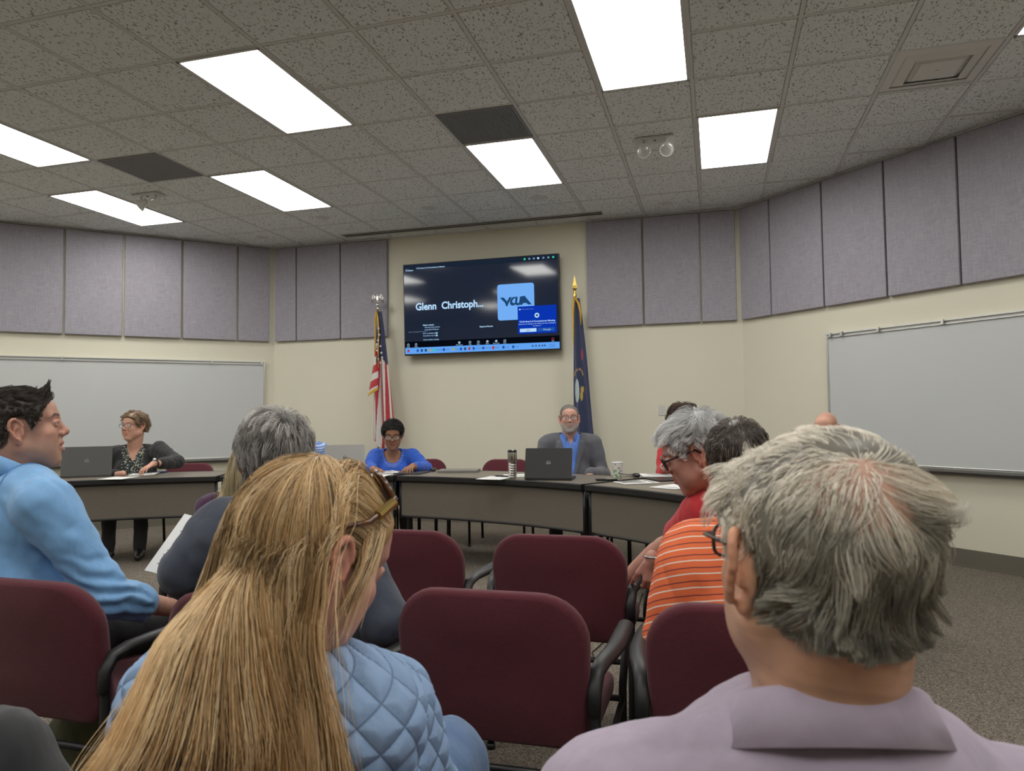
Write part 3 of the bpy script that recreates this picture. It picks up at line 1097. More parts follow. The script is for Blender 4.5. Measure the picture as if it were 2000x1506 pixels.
for i in range(-11, 14):
    for j in range(-13, 9):
        if (i, j) in taken: continue
        x0, x1, y0, y1 = GX + i * T + .019, GX + (i + 1) * T - .019, GY + j * T + .019, GY + (j + 1) * T - .019
        if all(inside(x, y, .03) for x in (x0, x1) for y in (y0, y1)):
            z = CEIL - .009
            b.add([(x0, y0, z), (x1, y0, z), (x1, y1, z), (x0, y1, z), (x0 - .004, y0 - .004, CEIL + .001), (x1 + .004, y0 - .004, CEIL + .001), (x1 + .004, y1 + .004, CEIL + .001), (x0 - .004, y1 + .004, CEIL + .001)],
                  [(3, 2, 1, 0), (0, 1, 5, 4), (1, 2, 6, 5), (2, 3, 7, 6), (3, 0, 4, 7)])
struct(b.build('ceiling', m_ceil))

# ---- troffers
LLAB = {(-4, 0): 'long lit ceiling light panel cut by the left edge of the photo', (0, 0): 'long lit ceiling light panel left of centre, nearest big one beside the sprinkler-free tiles',
        (4, 0): 'largest lit ceiling light panel, cut off by the top edge', (8, 0): 'lit ceiling light panel showing only a corner at the far right edge',
        (-5, 3): 'lit ceiling light panel partly hidden by the twin-head emergency light', (-2, 3): 'lit ceiling light panel in the far row between the two grey grilles',
        (2, 3): 'lit ceiling light panel directly beyond the grey grille at the centre', (5, 3): 'lit ceiling light panel in the far row, nearest the right wall'}
LLAB[(0, 0)] = 'large lit ceiling light panel left of centre, in the near row'
for k, (i, j) in enumerate(LIGHTS):
    x, y = GX + (i + .5) * T, GY + (j + 1) * T
    lab = LLAB.get((i, j), 'lit ceiling light panel over the seats behind the viewpoint')
    t = thing('ceiling_light', lab, 'ceiling light', (x, y, CEIL), 0, 'recessed ceiling light panels')
    f = MB()
    for sx in (-1, 1):
        f.box((sx * (T / 2 - .021), 0, -.009), (.018, 2 * T - .026, .012))
    for sy in (-1, 1):
        f.box((0, sy * (T - .021), -.009), (T - .026, .018, .012))
    f.build('frame', m_tee, t)
    d = MB(); d.box((0, 0, -.006), (T - .060, 2 * T - .060, .004)); d.build('diffuser', m_lamp, t)

# ---- perforated return grilles
m_dark = mat('grille_shadow', (.035, .037, .040), .7)
m_grey = mat('grey_grille', (.20, .205, .21), .55)
for (i, j), lab in zip(GRILLES, ('dark grey perforated ceiling grille touching the central light panel', 'dark grey perforated ceiling grille in the left half of the ceiling')):
    t = thing('ceiling_grille', lab, 'air grille', (GX + (i + .5) * T, GY + (j + .5) * T, CEIL), 0, 'perforated ceiling grilles')
    f = MB(); f.box((0, 0, -.004), (T - .03, T - .03, .004)); f.build('backing', m_dark, t)
    f = MB()
    for q in range(-15, 16):
        f.box((q * .0182, 0, -.009), (.0085, T - .04, .003)); f.box((0, q * .0182, -.009), (T - .04, .0085, .0028))
    f.build('mesh_face', m_grey, t)
    f = MB()
    for sx in (-1, 1):
        f.box((sx * (T / 2 - .018), 0, -.010), (.014, T - .026, .006)); f.box((0, sx * (T / 2 - .018), -.010), (T - .026, .014, .006))
    f.build('frame', m_grey, t)

# ---- square diffuser
m_vent = mat('vent_enamel', (.66, .65, .62), .45)
for i, j in DIFF:
    t = thing('ceiling_vent', 'square stepped off-white ceiling air vent near the right wall', 'air vent', (GX + (i + .5) * T, GY + (j + .5) * T, CEIL))
    f = MB(); f.box((0, 0, .006), (T - .05, T - .05, .004)); f.build('backing', m_dark, t)
    def ring(a, z0, b_, z1, name):
        f = MB(); V = []
        for (r, z) in ((a, z0), (b_, z1), (b_ - .003, z1 + .004), (a - .003, z0 + .006)):
            V += [(-r, -r, z), (r, -r, z), (r, r, z), (-r, r, z)]
        F = [(p * 4 + q, p * 4 + (q + 1) % 4, ((p + 1) % 4) * 4 + (q + 1) % 4, ((p + 1) % 4) * 4 + q) for p in range(4) for q in range(4)]
        f.add(V, F); f.build(name, m_vent, t)
    ring(.288, -.004, .235, -.010, 'vent_ring'); ring(.225, -.002, .165, -.022, 'vent_ring')
    f = MB(); f.box((0, 0, -.020), (.25, .25, .006)); f.build('centre_plate', m_vent, t, bevel=.006)
    f = MB(); f.lathe([(.012, -.028), (.012, -.022)], n=16); f.build('screw_cap', m_vent, t)
    ring(.150, -.004, .128, -.022, 'vent_ring')

# ---- long slot diffuser in front of the front wall
x0, x1 = -4.27, -1.14
t = thing('slot_diffuser', 'long black linear slot vent in the ceiling above the television', 'air vent', ((x0 + x1) / 2, 7.78, CEIL))
L_ = x1 - x0
f = MB(); f.box((0, 0, -.010), (L_, .13, .004)); f.build('slot', mat('slot_black', (.006, .006, .007), .6), t)
f = MB()
for y in (-.067, .067): f.box((0, y, -.012), (L_, .016, .012))
f.box((0, .0, -.0135), (L_, .008, .004))
for sx in (-1, 1): f.box((sx * L_ / 2, 0, -.012), (.012, .15, .012))
f.build('frame', m_tee, t)

# ---- emergency lights
m_lens = mat('lamp_glass', (.75, .77, .78), .08, .6)
def emergency(px, py, lab, rots):
    p = atz(px, py, CEIL)
    t = thing('emergency_light', lab, 'emergency light', (p.x, p.y, CEIL - .012), 0, 'twin-head emergency ceiling lights')
    f = MB(); f.box((0, 0, -.008), (.30, .13, .016)); f.build('mounting_plate', m_white, t, bevel=.004)
    f = MB(); f.box((0, -.01, -.018), (.018, .010, .006)); f.build('indicator', m_black, t)
    for sx, (rz, rx) in zip((-1, 1), rots):
        f = MB(); f.tube([(sx * .085, 0, -.014), (sx * .085, 0, -.05)], .010, 10); f.build('bracket', m_white, t, smooth=True)
        M = Matrix.Translation((sx * .085, -.01, -.095)) @ Matrix.Rotation(radians(rz), 4, 'Z') @ Matrix.Rotation(radians(rx), 4, 'X')
        f = MB(); f.lathe([(.016, .075), (.030, .065), (.036, .03), (.052, .0), (.058, -.012), (.058, -.022), (.053, -.022)], n=24, M=M)
        h = f.build('lamp_head', m_white, t, auto=35)
        f = MB(); f.sphere((0, 0, -.018), (.050, .050, .010), 20, M=M); f.build('lens', m_lens, h, smooth=True)
emergency(1279, 268, 'twin-head emergency ceiling light between the central and right light panels', ((-20, -70), (20, -62)))
emergency(290, 378, 'twin-head emergency ceiling light overlapping the far left light panel', ((-70, -55), (25, -62)))
# ---- round ceiling speakers / sensors
for px, py, s_, lab in ((1053, 385, 1.0, 'round white ceiling disc just beyond the central light panel'), (838, 405, .9, 'round white ceiling disc above and left of the television'), (630, 424, .8, 'round white ceiling disc beyond the far centre-left light panel'),
                        (1300, 396, .9, 'round white ceiling disc near the right end of the front wall'), (512, 462, .8, 'round white ceiling disc by the left corner of the front wall')):
    p = atz(px, py, CEIL)
    t = thing('ceiling_disc', lab, 'ceiling fixture', (p.x, p.y, CEIL - .009), 0, 'round ceiling discs')
    m_disc = mat('disc_enamel', (.62, .615, .60), .5)
    f = MB(); f.lathe([(.088 * s_, 0), (.085 * s_, -.007), (.062 * s_, -.009)], n=32); f.build('rim', m_disc, t, auto=30)
    f = MB(); f.lathe([(.050 * s_, -.006), (.045 * s_, -.016), (.020 * s_, -.020)], n=32); f.build('centre', m_disc, t, auto=30)

# ------------------------------------------------------------------ acoustic panels
m_seam = mat('seam_trim', (.03, .03, .032), .7)
def panel(M, u0, u1, lab, y=-.0, z0=2.225, z1=3.415, th=.05):
    c = M @ Vector(((u0 + u1) / 2, -th / 2 - .001, (z0 + z1) / 2))
    rz = atan2(M[1][0], M[0][0])
    f = MB(); f.box((0, 0, 0), (u1 - u0, th, z1 - z0))
    o = f.build('acoustic_panel', m_fab, bevel=.007)
    o.location = c; o.rotation_euler = (0, 0, rz)
    tag(o, lab, 'acoustic panel', 'grey fabric acoustic panels under the ceiling')
fl = LF
def onfront(x): return x - LA[0]
panel(WF, onfront(-5.39), onfront(-5.09), 'narrow grey fabric acoustic panel at the left end of the front wall')
panel(WF, onfront(-5.075), onfront(-4.47), 'grey fabric acoustic panel, middle of three left of the television')
panel(WF, onfront(-4.455), onfront(-3.83), 'grey fabric acoustic panel nearest the left side of the television')
panel(WF, onfront(-1.37), onfront(-.755), 'grey fabric acoustic panel nearest the right side of the television')
panel(WF, onfront(-.735), onfront(-.14), 'grey fabric acoustic panel, middle of three right of the television')
panel(WF, onfront(-.125), onfront(.235), 'narrow grey fabric acoustic panel at the right end of the front wall')
RLAB = ['narrow grey fabric acoustic panel starting the right wall at the corner', 'second grey fabric acoustic panel along the right wall from the corner', 'third grey fabric acoustic panel from the corner, above the right whiteboard\'s left end',
        'fourth grey fabric acoustic panel from the corner on the right wall', 'fifth grey fabric acoustic panel from the corner, cut by the right edge of the photo']
u = [.03, .432, 1.052, 1.682, 2.302, 2.93, 3.55, 4.17]
for k in range(7):
    panel(WR, u[k] + .005, u[k + 1] - .012, RLAB[k] if k < 5 else 'grey fabric acoustic panel on the right wall beyond the photo edge')
LLABS = ['narrow grey fabric acoustic panel ending the left wall at the corner', 'grey fabric acoustic panel second from the corner on the left wall', 'grey fabric acoustic panel third from the corner on the left wall, brightly lit',
         'grey fabric acoustic panel fourth from the corner on the left wall', 'grey fabric acoustic panel at the far left edge of the photo']
u = [.06, .455, 1.085, 1.71, 2.30, 2.92, 3.54]
for k in range(6):
    panel(WL, LL - u[k + 1] + .012, LL - u[k] - .010, LLABS[k] if k < 5 else 'grey fabric acoustic panel on the left wall beyond the photo edge')

# ------------------------------------------------------------------ whiteboards
m_board = mat('whiteboard_gloss', (.56, .575, .575), .33, spec=.45)
def whiteboard(M, u0, u1, lab, clips, trans):
    rz = atan2(M[1][0], M[0][0]); L = u1 - u0
    t = thing('whiteboard', lab, 'whiteboard', M @ Vector(((u0 + u1) / 2, 0, .77)), rz, 'wall-wide whiteboards')
    H = 1.18
    f = MB(); f.box((0, -.012, H / 2), (L, .020, H)); f.build('board', m_board, t)
    f = MB()
    for sx in (-1, 1): f.box((sx * L / 2, -.016, H / 2), (.020, .030, H + .02))
    f.box((0, -.016, 0), (L + .02, .030, .022))
    f.build('frame', m_chrome, t, bevel=.003)
    f = MB(); f.box((0, -.020, H + .012), (L + .02, .038, .012)); f.box((0, -.020, H - .018), (L + .02, .030, .010)); f.box((0, -.010, H - .003), (L + .02, .010, .03))
    f.build('map_rail', m_chrome, t)
    f = MB(); f.box((0, -.050, -.020), (L + .02, .085, .010)); f.box((0, -.090, -.012), (L + .02, .008, .026)); f.box((0, -.016, -.035), (L + .02, .024, .035))
    f.build('marker_tray', mat('tray_aluminium', (.30, .30, .28), .4, .8), t, bevel=.002)
    for c in clips:
        x = (c - (u0 + u1) / 2) if not trans else (LL - c - (u0 + u1) / 2)
        f = MB(); f.box((x, -.046, H + .002), (.020, .018, .040)); f.tube([(x, -.050, H - .015), (x, -.064, H - .032), (x, -.068, H - .022)], .005, 6)
        f.build('map_hook', m_chrome, t)
    return t
whiteboard(WR, 1.05, 4.3, 'large whiteboard on the right wall with an aluminium frame and tray', [1.10, 1.22, 1.58, 2.14, 3.1], False)
whiteboard(WL, LL - 3.7, LL - .13, 'large whiteboard on the left wall behind the woman in the black blazer', [.17, .75, 2.31, 3.2], True)

# ------------------------------------------------------------------ light switch, nail
t = thing('light_switch', 'white light switch plate on the front wall beside the dark-haired woman in red', 'light switch', (-.575, BY - .001, 1.28))
f = MB(); f.box((0, -.003, 0), (.072, .006, .115)); f.build('cover_plate', m_white, t, bevel=.002)
f = MB(); f.box((0, -.010, 0), (.010, .012, .022)); f.build('toggle', m_white, t)
f = MB(); f.sphere((0, -.006, .030), .004, 8); f.build('screw', m_chrome, t, smooth=True)
f = MB(); f.sphere((0, -.006, -.030), .004, 8); f.build('screw', m_chrome, t, smooth=True)

# ------------------------------------------------------------------ television
t = thing('television', 'large flat wall television showing a video call with the name Glenn Christoph', 'television', (-2.615, BY - .018, 2.52), 0)
t.rotation_euler = (radians(1.7), 0, 0)
TV = t
W_, H_ = 1.90, 1.09
f = MB(); f.box((0, -.045, 0), (.7, .09, .5)); f.build('wall_mount', m_black, t)
f = MB(); f.box((0, -.105, 0), (W_, .045, H_)); f.build('housing', m_black, t, bevel=.004)
m_scr = mat('screen_glass', (.004, .006, .012), .07, emit=((.006, .011, .026), 1.0), spec=.6)
f = MB(); f.box((0, -.129, .004), (W_ - .024, .004, H_ - .030)); f.build('screen', m_scr, t)
YS = -.1325
E_WHITE = emis('glow_white', (.50, .74, 1.0), .95)
E_TILE = emis('glow_tile', (.17, .42, .90), 1.0)
E_BAR = emis('glow_taskbar', (.12, .36, .88), 1.0)
E_POP = emis('glow_popup', (.003, .035, .42), 1.0)
E_MENU = emis('glow_menu', (.012, .022, .045), 1.0)
E_DIM = emis('glow_dim', (.25, .38, .60), .7)
E_BLUE = emis('glow_blue', (.02, .10, .42), .9)
E_NAVY = emis('glow_navy', (.015, .075, .21), .8)
E_BLK = emis('glow_blackbar', (.002, .003, .006), 1.0)
E_GRN = emis('glow_green', (.05, .75, .35), .8)
E_RED = emis('glow_red', (.75, .06, .05), .6)
E_YEL = emis('glow_yellow', (.75, .6, .12), .6)
# screen coordinates: u 0..1 from the left, v 0..1 from the top
def suv(u, v): return (-(W_ - .024) / 2 + u * (W_ - .024), (H_ - .030) / 2 + .004 - v * (H_ - .030))
def srect(u0, v0, u1, v1, m, name='screen_panel', d=0, r=0.0):
    (xa, za), (xb, zb) = suv(u0, v0), suv(u1, v1)
    b = MB(); y = YS - d
    if r:
        pts = []
        for cx, cz, a0 in ((xb - r, za - r, 0), (xa + r, za - r, 90), (xa + r, zb + r, 180), (xb - r, zb + r, 270)):
            for q in range(6):
                a = radians(a0 + q * 18); pts.append((cx + r * cos(a), cz + r * sin(a)))
    else: pts = [(xa, za), (xb, za), (xb, zb), (xa, zb)]
    n = len(pts); b.add([(x, y, z) for x, z in pts] + [(x, y + .0008, z) for x, z in pts], [tuple(range(n)), tuple(range(n, 2 * n))] + [(i, (i + 1) % n, n + (i + 1) % n, n + i) for i in range(n)])
    return b.build(name, m, TV)
def text_mesh(body, size, m, parent, loc, name='screen_text', rot=(pi / 2, 0, 0), align='LEFT', bold=.0, ext=.0, sx=1.0):
    c = bpy.data.curves.new('txt', 'FONT'); c.body = body; c.size = size; c.align_x = align; c.offset = bold; c.extrude = ext; c.resolution_u = 3
    o = bpy.data.objects.new('txt', c); COL.objects.link(o)
    bpy.context.view_layer.update()
    dg = bpy.context.evaluated_depsgraph_get()
    me = bpy.data.meshes.new_from_object(o.evaluated_get(dg))
    bpy.data.objects.remove(o); bpy.data.curves.remove(c)
    me.materials.clear(); me.materials.append(m)
    o = link(name, me, None, parent); o.location = loc; o.rotation_euler = rot; o.scale = (sx, 1, 1)
    return o
def stext(body, u, v, size, m, d=.0012, bold=0.0, align='LEFT', sx=1.0):
    x, z = suv(u, v); return text_mesh(body, size, m, TV, (x, YS - d, z), bold=bold, align=align, sx=sx)
srect(0, .93, 1, 1, E_BAR, 'taskbar')
srect(0, .862, 1, .93, E_BLK, 'toolbar')
srect(.0, .0, 1, .055, emis('glow_topbar', (.010, .018, .035), 1.0), 'title_bar')
stext('Glenn  Christoph...', .076, .512, .118, E_WHITE, bold=.0035, sx=.93)
srect(.618, .285, .850, .675, E_TILE, 'profile_tile', 0, .03)
# the lettering YCUA as heavy joined strokes
def logo(strokes, m):
    b = MB()
    for poly in strokes:
        pts = [suv(.634 + (p[0] - .628) * 1.03, p[1] - .072) for p in poly]; n = len(pts)
        b.add([(x, YS - .002, z) for x, z in pts] + [(x, YS - .0012, z) for x, z in pts], [tuple(range(n)), tuple(range(n, 2 * n))] + [(i, (i + 1) % n, n + (i + 1) % n, n + i) for i in range(n)])
    return b.build('logo', m, TV)
logo([[(.628, .500), (.652, .500), (.672, .545), (.686, .500), (.703, .500), (.682, .560), (.672, .600), (.664, .588), (.660, .560)],
      [(.706, .502), (.728, .498), (.718, .515), (.707, .530), (.703, .550), (.709, .565), (.722, .565), (.718, .590), (.700, .592), (.690, .575), (.690, .540)],
      [(.724, .500), (.738, .500), (.733, .560), (.740, .572), (.746, .560), (.752, .500), (.765, .498), (.757, .575), (.745, .592), (.730, .592), (.720, .578)],
      [(.766, .496), (.780, .494), (.822, .590), (.800, .590), (.790, .572), (.770, .572), (.764, .590), (.750, .590)]], E_NAVY)
srect(.745, .535, .985, .830, E_POP, 'popup', .003)
d = .0045
b = MB(); x, z = suv(.865, .638); b.add([(x + .028 * cos(radians(a)), YS - d, z + .028 * sin(radians(a))) for a in range(0, 360, 15)], [tuple(range(24))]); b.build('popup_badge', E_WHITE, TV)
b = MB(); b.box((x, YS - d - .0006, z), (.026, .001, .020)); b.build('badge_mark', E_NAVY, TV)
stext('Microsoft Teams', .772, .572, .020, E_DIM, d); srect(.755, .560, .764, .574, E_WHITE, 'popup_icon', d)
stext('YCUA Board of Commissioners Meeting', .865, .708, .025, E_WHITE, d, bold=.0006, align='CENTER')
stext('Someone is waiting in the lobby. Join the meeting to', .865, .732, .0205, E_WHITE, d, align='CENTER')
stext('let them in.', .865, .755, .0205, E_WHITE, d, align='CENTER')
srect(.757, .775, .860, .812, E_WHITE, 'popup_button', d); stext('Join', .800, .802, .026, E_NAVY, d + .001)
srect(.868, .775, .972, .812, E_BLUE, 'popup_button', d); stext('Message', .902, .802, .026, E_WHITE, d + .001)
stext('Reports Events', .50, .738, .026, E_WHITE, bold=.0005)
stext('Zoom', .012, .050, .018, E_DIM); stext('Workplace', .012, .068, .022, E_WHITE, bold=.0006)
stext('YCUA Board of Commissioners Meeting', .085, .050, .022, E_WHITE, bold=.0004)
stext('Glenn Christopher Kerrigan', .025, .760, .020, E_DIM)
srect(.115, .662, .235, .866, E_MENU, 'popup_menu', .0008, .01)
for k, (tx, bo) in enumerate((('Select a camera', .0008), ('Meeting Owl Camera', 0), ('Integrated Webcam', 0))):
    stext(tx, .124 + (.012 if k else 0), .690 + k * .026, .022, E_WHITE, .0018, bold=bo)
for k, tx in enumerate(('Blur my background', 'Auto-frame my video')):
    stext(tx, .124, .782 + k * .027, .021, E_WHITE, .0018); srect(.205, .769 + k * .027, .222, .786 + k * .027, E_WHITE, 'toggle', .0018, .008); srect(.206, .771 + k * .027, .213, .784 + k * .027, E_NAVY, 'toggle_knob', .0026, .005)
stext('Video & effects settings', .124, .853, .021, E_WHITE, .0018)
for k, (u_, tx) in enumerate(((.022, 'Audio'), (.075, 'Video'), (.365, 'Participants'), (.435, 'Chat'), (.490, 'React'), (.548, 'Share'), (.605, 'Host tools'), (.660, 'More'), (.960, 'End'))):
    stext(tx, u_, .924, .018, E_WHITE, .0012, align='CENTER')
    x, z = suv(u_, .895); b = MB(); b.tube([(x + .013 * cos(radians(a)), YS - .0012, z + .011 * sin(radians(a))) for a in range(0, 360, 30)], .0022, 4, closed=True)
    if k in (2, 5, 6): b.box((x, YS - .0012, z), (.010, .001, .012))
    b.build('toolbar_icon', E_RED if tx == 'End' else E_WHITE, TV)
cols = [E_RED, E_BLUE, E_NAVY, E_NAVY, E_YEL, E_GRN, E_BLUE, E_YEL, E_BLUE, E_NAVY, E_RED, E_BLUE, E_BLUE, E_RED, E_BLUE, E_BLUE]
for k, u_ in enumerate((.022, .085, .113, .140, .168, .198, .262, .325, .375, .402, .430, .458, .520, .585, .650, .712)):
    srect(u_ - .007, .950, u_ + .007, .980, cols[k], 'taskbar_icon', .0008, .008)
for k, (u_, tx) in enumerate(((.21, 'YCUA Board'), (.275, 'Inbox'), (.337, 'Meeting'), (.47, 'Microsoft'), (.532, 'Microsoft'), (.597, 'Adobe'), (.662, 'Zoom'), (.724, 'Zoom'))):
    stext(tx, u_, .970, .018, E_NAVY, .0014)
for k, u_ in enumerate((.835, .855, .875, .895, .910)):
    srect(u_ - .004, .955, u_ + .004, .972, E_NAVY, 'tray_icon', .0008)
stext('6:03 PM', .955, .962, .017, E_NAVY, .0014, align='CENTER'); stext('8/27/2025', .955, .982, .017, E_NAVY, .0014, align='CENTER')
for k, (u_, m_) in enumerate(((.795, E_GRN), (.825, E_DIM), (.853, E_DIM), (.880, E_WHITE), (.912, E_DIM), (.943, E_DIM), (.973, E_GRN))):
    srect(u_ - .006, .018, u_ + .006, .038, m_, 'title_icon', .0008, .005)

# ------------------------------------------------------------------ flags
m_brass = mat('polished_brass', (.72, .50, .14), .25, 1.0)
m_silver = mat('polished_silver', (.75, .75, .74), .2, 1.0)
m_polew = mat('varnished_wood', (.22, .12, .05), .35)
m_fringe = mat('gold_fringe', (.62, .36, .03), .6, bump=(300, .5, (1, 1, .05), .004))
m_flag = mat('flag_cloth', (.5, .5, .5), .65, attr=True, sheen=.3, bump=(500, .1, None, .001))


def drape(name, loc, z_top, z_bot, wt, wb, folds, colfun, parent, depth=.05, skew=0.0, seed=0, tails=None):
    """hanging cloth: pleats deepen downwards"""
    nu, nv = 140, 90; V = []; UV = []
    for j in range(nv + 1):
        v = j / nv; w = wt + (wb - wt) * (v ** .8); z = z_top + (z_bot - z_top) * v
        for i in range(nu + 1):
            u_ = i / nu
            ph = folds * 2 * pi * u_ + 1.1 * sin(2.2 * v + seed) + seed
            amp = depth * min(1, .25 + v * 1.3) * (.7 + .3 * sin(5 * u_ + seed))
            x = (u_ - .5) * w + .35 * amp * sin(2 * ph + 1) * .5 + skew * v
            y = amp * sin(ph)
            edge = (1 - abs(2 * u_ - 1) ** 3)
            zz = z + (.05 * v * sin(ph * .5 + 1) if tails is None else tails(u_, v))
            V.append((x, y * (.4 + .6 * edge), zz)); UV.append((u_, v))
    F = [(j * (nu + 1) + i, j * (nu + 1) + i + 1, (j + 1) * (nu + 1) + i + 1, (j + 1) * (nu + 1) + i) for j in range(nv) for i in range(nu)]
    V = np.array(V); UV = np.array(UV)
    me = np_mesh(name, V + np.array(loc), np.array(F), colfun(UV, V))
    o = link(name, me, m_flag, parent)
    md = o.modifiers.new('solid', 'SOLIDIFY'); md.thickness = .003
    return o


def star(b, c, r, y, rot=0):
    pts = []
    for k in range(10):
        a = radians(90 + 36 * k) + rot; q = r if k % 2 == 0 else r * .4; pts.append((c[0] + q * cos(a), y, c[1] + q * sin(a)))
    b.add([(c[0], y - .001, c[1])] + pts, [(0, 1 + k, 1 + (k + 1) % 10) for k in range(10)])


# United States flag
BASE = (-3.86, 7.86)
t = thing('flag_on_stand', 'stars and stripes flag with gold fringe, furled on a pole left of the television', 'flag', (BASE[0], BASE[1], 0), 0, 'flags standing at the front wall')
f = MB(); f.lathe([(.16, 0), (.16, .02), (.13, .05), (.05, .075), (.028, .12)], n=28); f.build('stand_base', m_brass, t, auto=35)
f = MB(); f.tube([(0, 0, .08), (0, 0, 2.63)], .013, 12); f.build('pole', m_polew, t, smooth=True)
f = MB(); f.lathe([(.014, 2.52), (.018, 2.54), (.010, 2.56), (.024, 2.575), (.026, 2.59), (.010, 2.605), (.016, 2.625), (.020, 2.65), (.014, 2.67), (.016, 2.69), (.012, 2.705), (.002, 2.712)], n=18)
fin = f.build('finial', m_silver, t, smooth=True)
f = MB()
for sx in (-1, 1):
    for k, (a, b_, c_) in enumerate((((.014, 2.66), (.052, 2.70), (.078, 2.60)), ((.014, 2.655), (.045, 2.68), (.064, 2.60)), ((.014, 2.65), (.036, 2.665), (.050, 2.61)))):
        f.tube([(sx * a[0], 0, a[1]), (sx * (a[0] + b_[0]) / 2, -.004, (a[1] + b_[1]) / 2 + .012), (sx * b_[0], -.006, b_[1]), (sx * (b_[0] + c_[0]) / 2 + sx * .01, -.004, (b_[1] + c_[1]) / 2 + .01), (sx * c_[0], 0, c_[1])], [.006, .011, .011, .008, .003], 8)
f.sphere((0, -.012, 2.70), (.011, .014, .014), 10)
f.build('eagle_wing', m_silver, fin, smooth=True)
RED, WHT, NVY = (.42, .012, .022), (.62, .60, .57), (.012, .018, .075)
def us_col(UV, V):
    u_, v = UV[:, 0], UV[:, 1]
    x = u_ * 7.4 + 1.3 * v
    s = (np.floor(x) % 2 == 0)
    C = np.where(s[:, None], np.array(RED), np.array(WHT))
    can = (v < .34 + .05 * u_ + .03 * np.sin(9 * u_))
    C = np.where(can[:, None], np.array(NVY), C)
    return C
drape('flag_cloth', (.04, -.03, 0), 2.50, .92, .05, .30, 2.3, us_col, t, .045, .05, .6)
f = MB(); r_ = random.Random(3)
for (x, z) in ((.012, 2.15), (.045, 2.08), (.0, 2.03), (.055, 2.0), (.015, 1.93), (.065, 1.945), (.03, 2.215), (.045, 1.885), (.085, 1.87), (.02, 2.29), (-.005, 2.10)):
    star(f, (x + .03, z), .019, -.083 - .0, r_.uniform(-.4, .4))
f.build('star', mat('flag_white', WHT, .6), t)
# left corner of the flag hanging in front, horizontal stripes
V = []; nu, nv = 14, 50
for j in range(nv + 1):
    v = j / nv
    for i in range(nu + 1):
        u_ = i / nu
        wd = .02 + .115 * v
        V.append((.03 - wd * u_ - .005 * sin(6 * v), -.055 - .022 * sin(pi * u_) + .012 * sin(5 * v), 2.12 - .56 * v - .07 * u_ * v))
V = np.array(V); F = [(j * (nu + 1) + i, j * (nu + 1) + i + 1, (j + 1) * (nu + 1) + i + 1, (j + 1) * (nu + 1) + i) for j in range(nv) for i in range(nu)]
vv = np.repeat(np.arange(nv + 1) / nv, nu + 1); s = (np.floor((vv - .12) * 6.5) % 2 == 0)
C = np.where(s[:, None], np.array(RED), np.array(WHT)); C = np.where((vv > .93)[:, None], np.array((.62, .36, .03)), C)
o = link('flag_corner', np_mesh('flag_corner', V, np.array(F), C), m_flag, t); md = o.modifiers.new('s', 'SOLIDIFY'); md.thickness = .003
f = MB()
f.tube([(-.006, -.03, 2.50), (-.016, -.045, 2.38), (-.010, -.05, 2.2), (-.016, -.05, 2.05), (-.012, -.05, 1.9)], [.009, .010, .008, .007, .006], 8)
f.tube([(.01, -.03, 2.48), (.035, -.06, 2.36), (.045, -.07, 2.2), (.042, -.08, 2.0), (.05, -.085, 1.83)], [.009, .012, .008, .006, .005], 8)
f.build('gold_fringe', m_fringe, t, smooth=True)

# state flag
BX = (-1.475, 7.86)
t = thing('flag_on_stand', 'dark blue state flag with a crest and gold fringe, furled right of the television', 'flag', (BX[0], BX[1], 0), 0, 'flags standing at the front wall')
f = MB(); f.lathe([(.16, 0), (.16, .02), (.13, .05), (.05, .075), (.028, .12)], n=28); f.build('stand_base', m_brass, t, auto=35)
f = MB(); f.tube([(0, 0, .08), (0, 0, 2.60)], .013, 12); f.build('pole', m_polew, t, smooth=True)
f = MB(); f.lathe([(.014, 2.45), (.016, 2.54), (.020, 2.56), (.012, 2.58), (.016, 2.60), (.010, 2.615)], n=18); f.build('pole_collar', m_brass, t, smooth=True)
f = MB(); f.lathe([(.004, 2.60), (.010, 2.62), (.034, 2.635), (.022, 2.67), (.010, 2.73), (.002, 2.78)], n=4, M=Matrix.Diagonal((1, .4, 1, 1))); f.build('finial', m_brass, t)
def mi_col(UV, V):
    C = np.tile(np.array((.010, .020, .075)), (len(UV), 1)); x, z = V[:, 0], V[:, 2]
    def m(w, c): C[w] = c
    m(((x + .015) / .024) ** 2 + ((z - 1.50) / .13) ** 2 < 1, (.45, .55, .55))           # pale shield
    m(((x - .04) / .018) ** 2 + ((z - 1.52) / .035) ** 2 < 1, (.55, .38, .06))             # gold supporter
    m(((x - .030) / .014) ** 2 + ((z - 1.45) / .05) ** 2 < 1, (.55, .38, .06))
    m(((x - .045) / .012) ** 2 + ((z - 1.90) / .06) ** 2 < 1, (.42, .02, .05))             # red ribbon
    m((np.abs(((x - .005) / .045) ** 2 + ((z - 1.68) / .055) ** 2 - 1) < .25) & (z > 1.66), (.5, .30, .10))
    return C
drape('flag_cloth', (.03, -.03, 0), 2.52, .80, .05, .24, 1.6, mi_col, t, .04, .06, 2.1)
f = MB()
f.tube([(.004, -.025, 2.53), (.05, -.05, 2.46), (.070, -.055, 2.36), (.072, -.06, 2.22)], [.010, .014, .011, .006], 8)
f.tube([(-.004, -.03, 2.53), (-.012, -.045, 2.42), (-.016, -.045, 2.3), (-.012, -.05, 2.16), (-.012, -.05, 2.0)], [.011, .013, .009, .008, .004], 8)
f.build('gold_fringe', m_fringe, t, smooth=True)

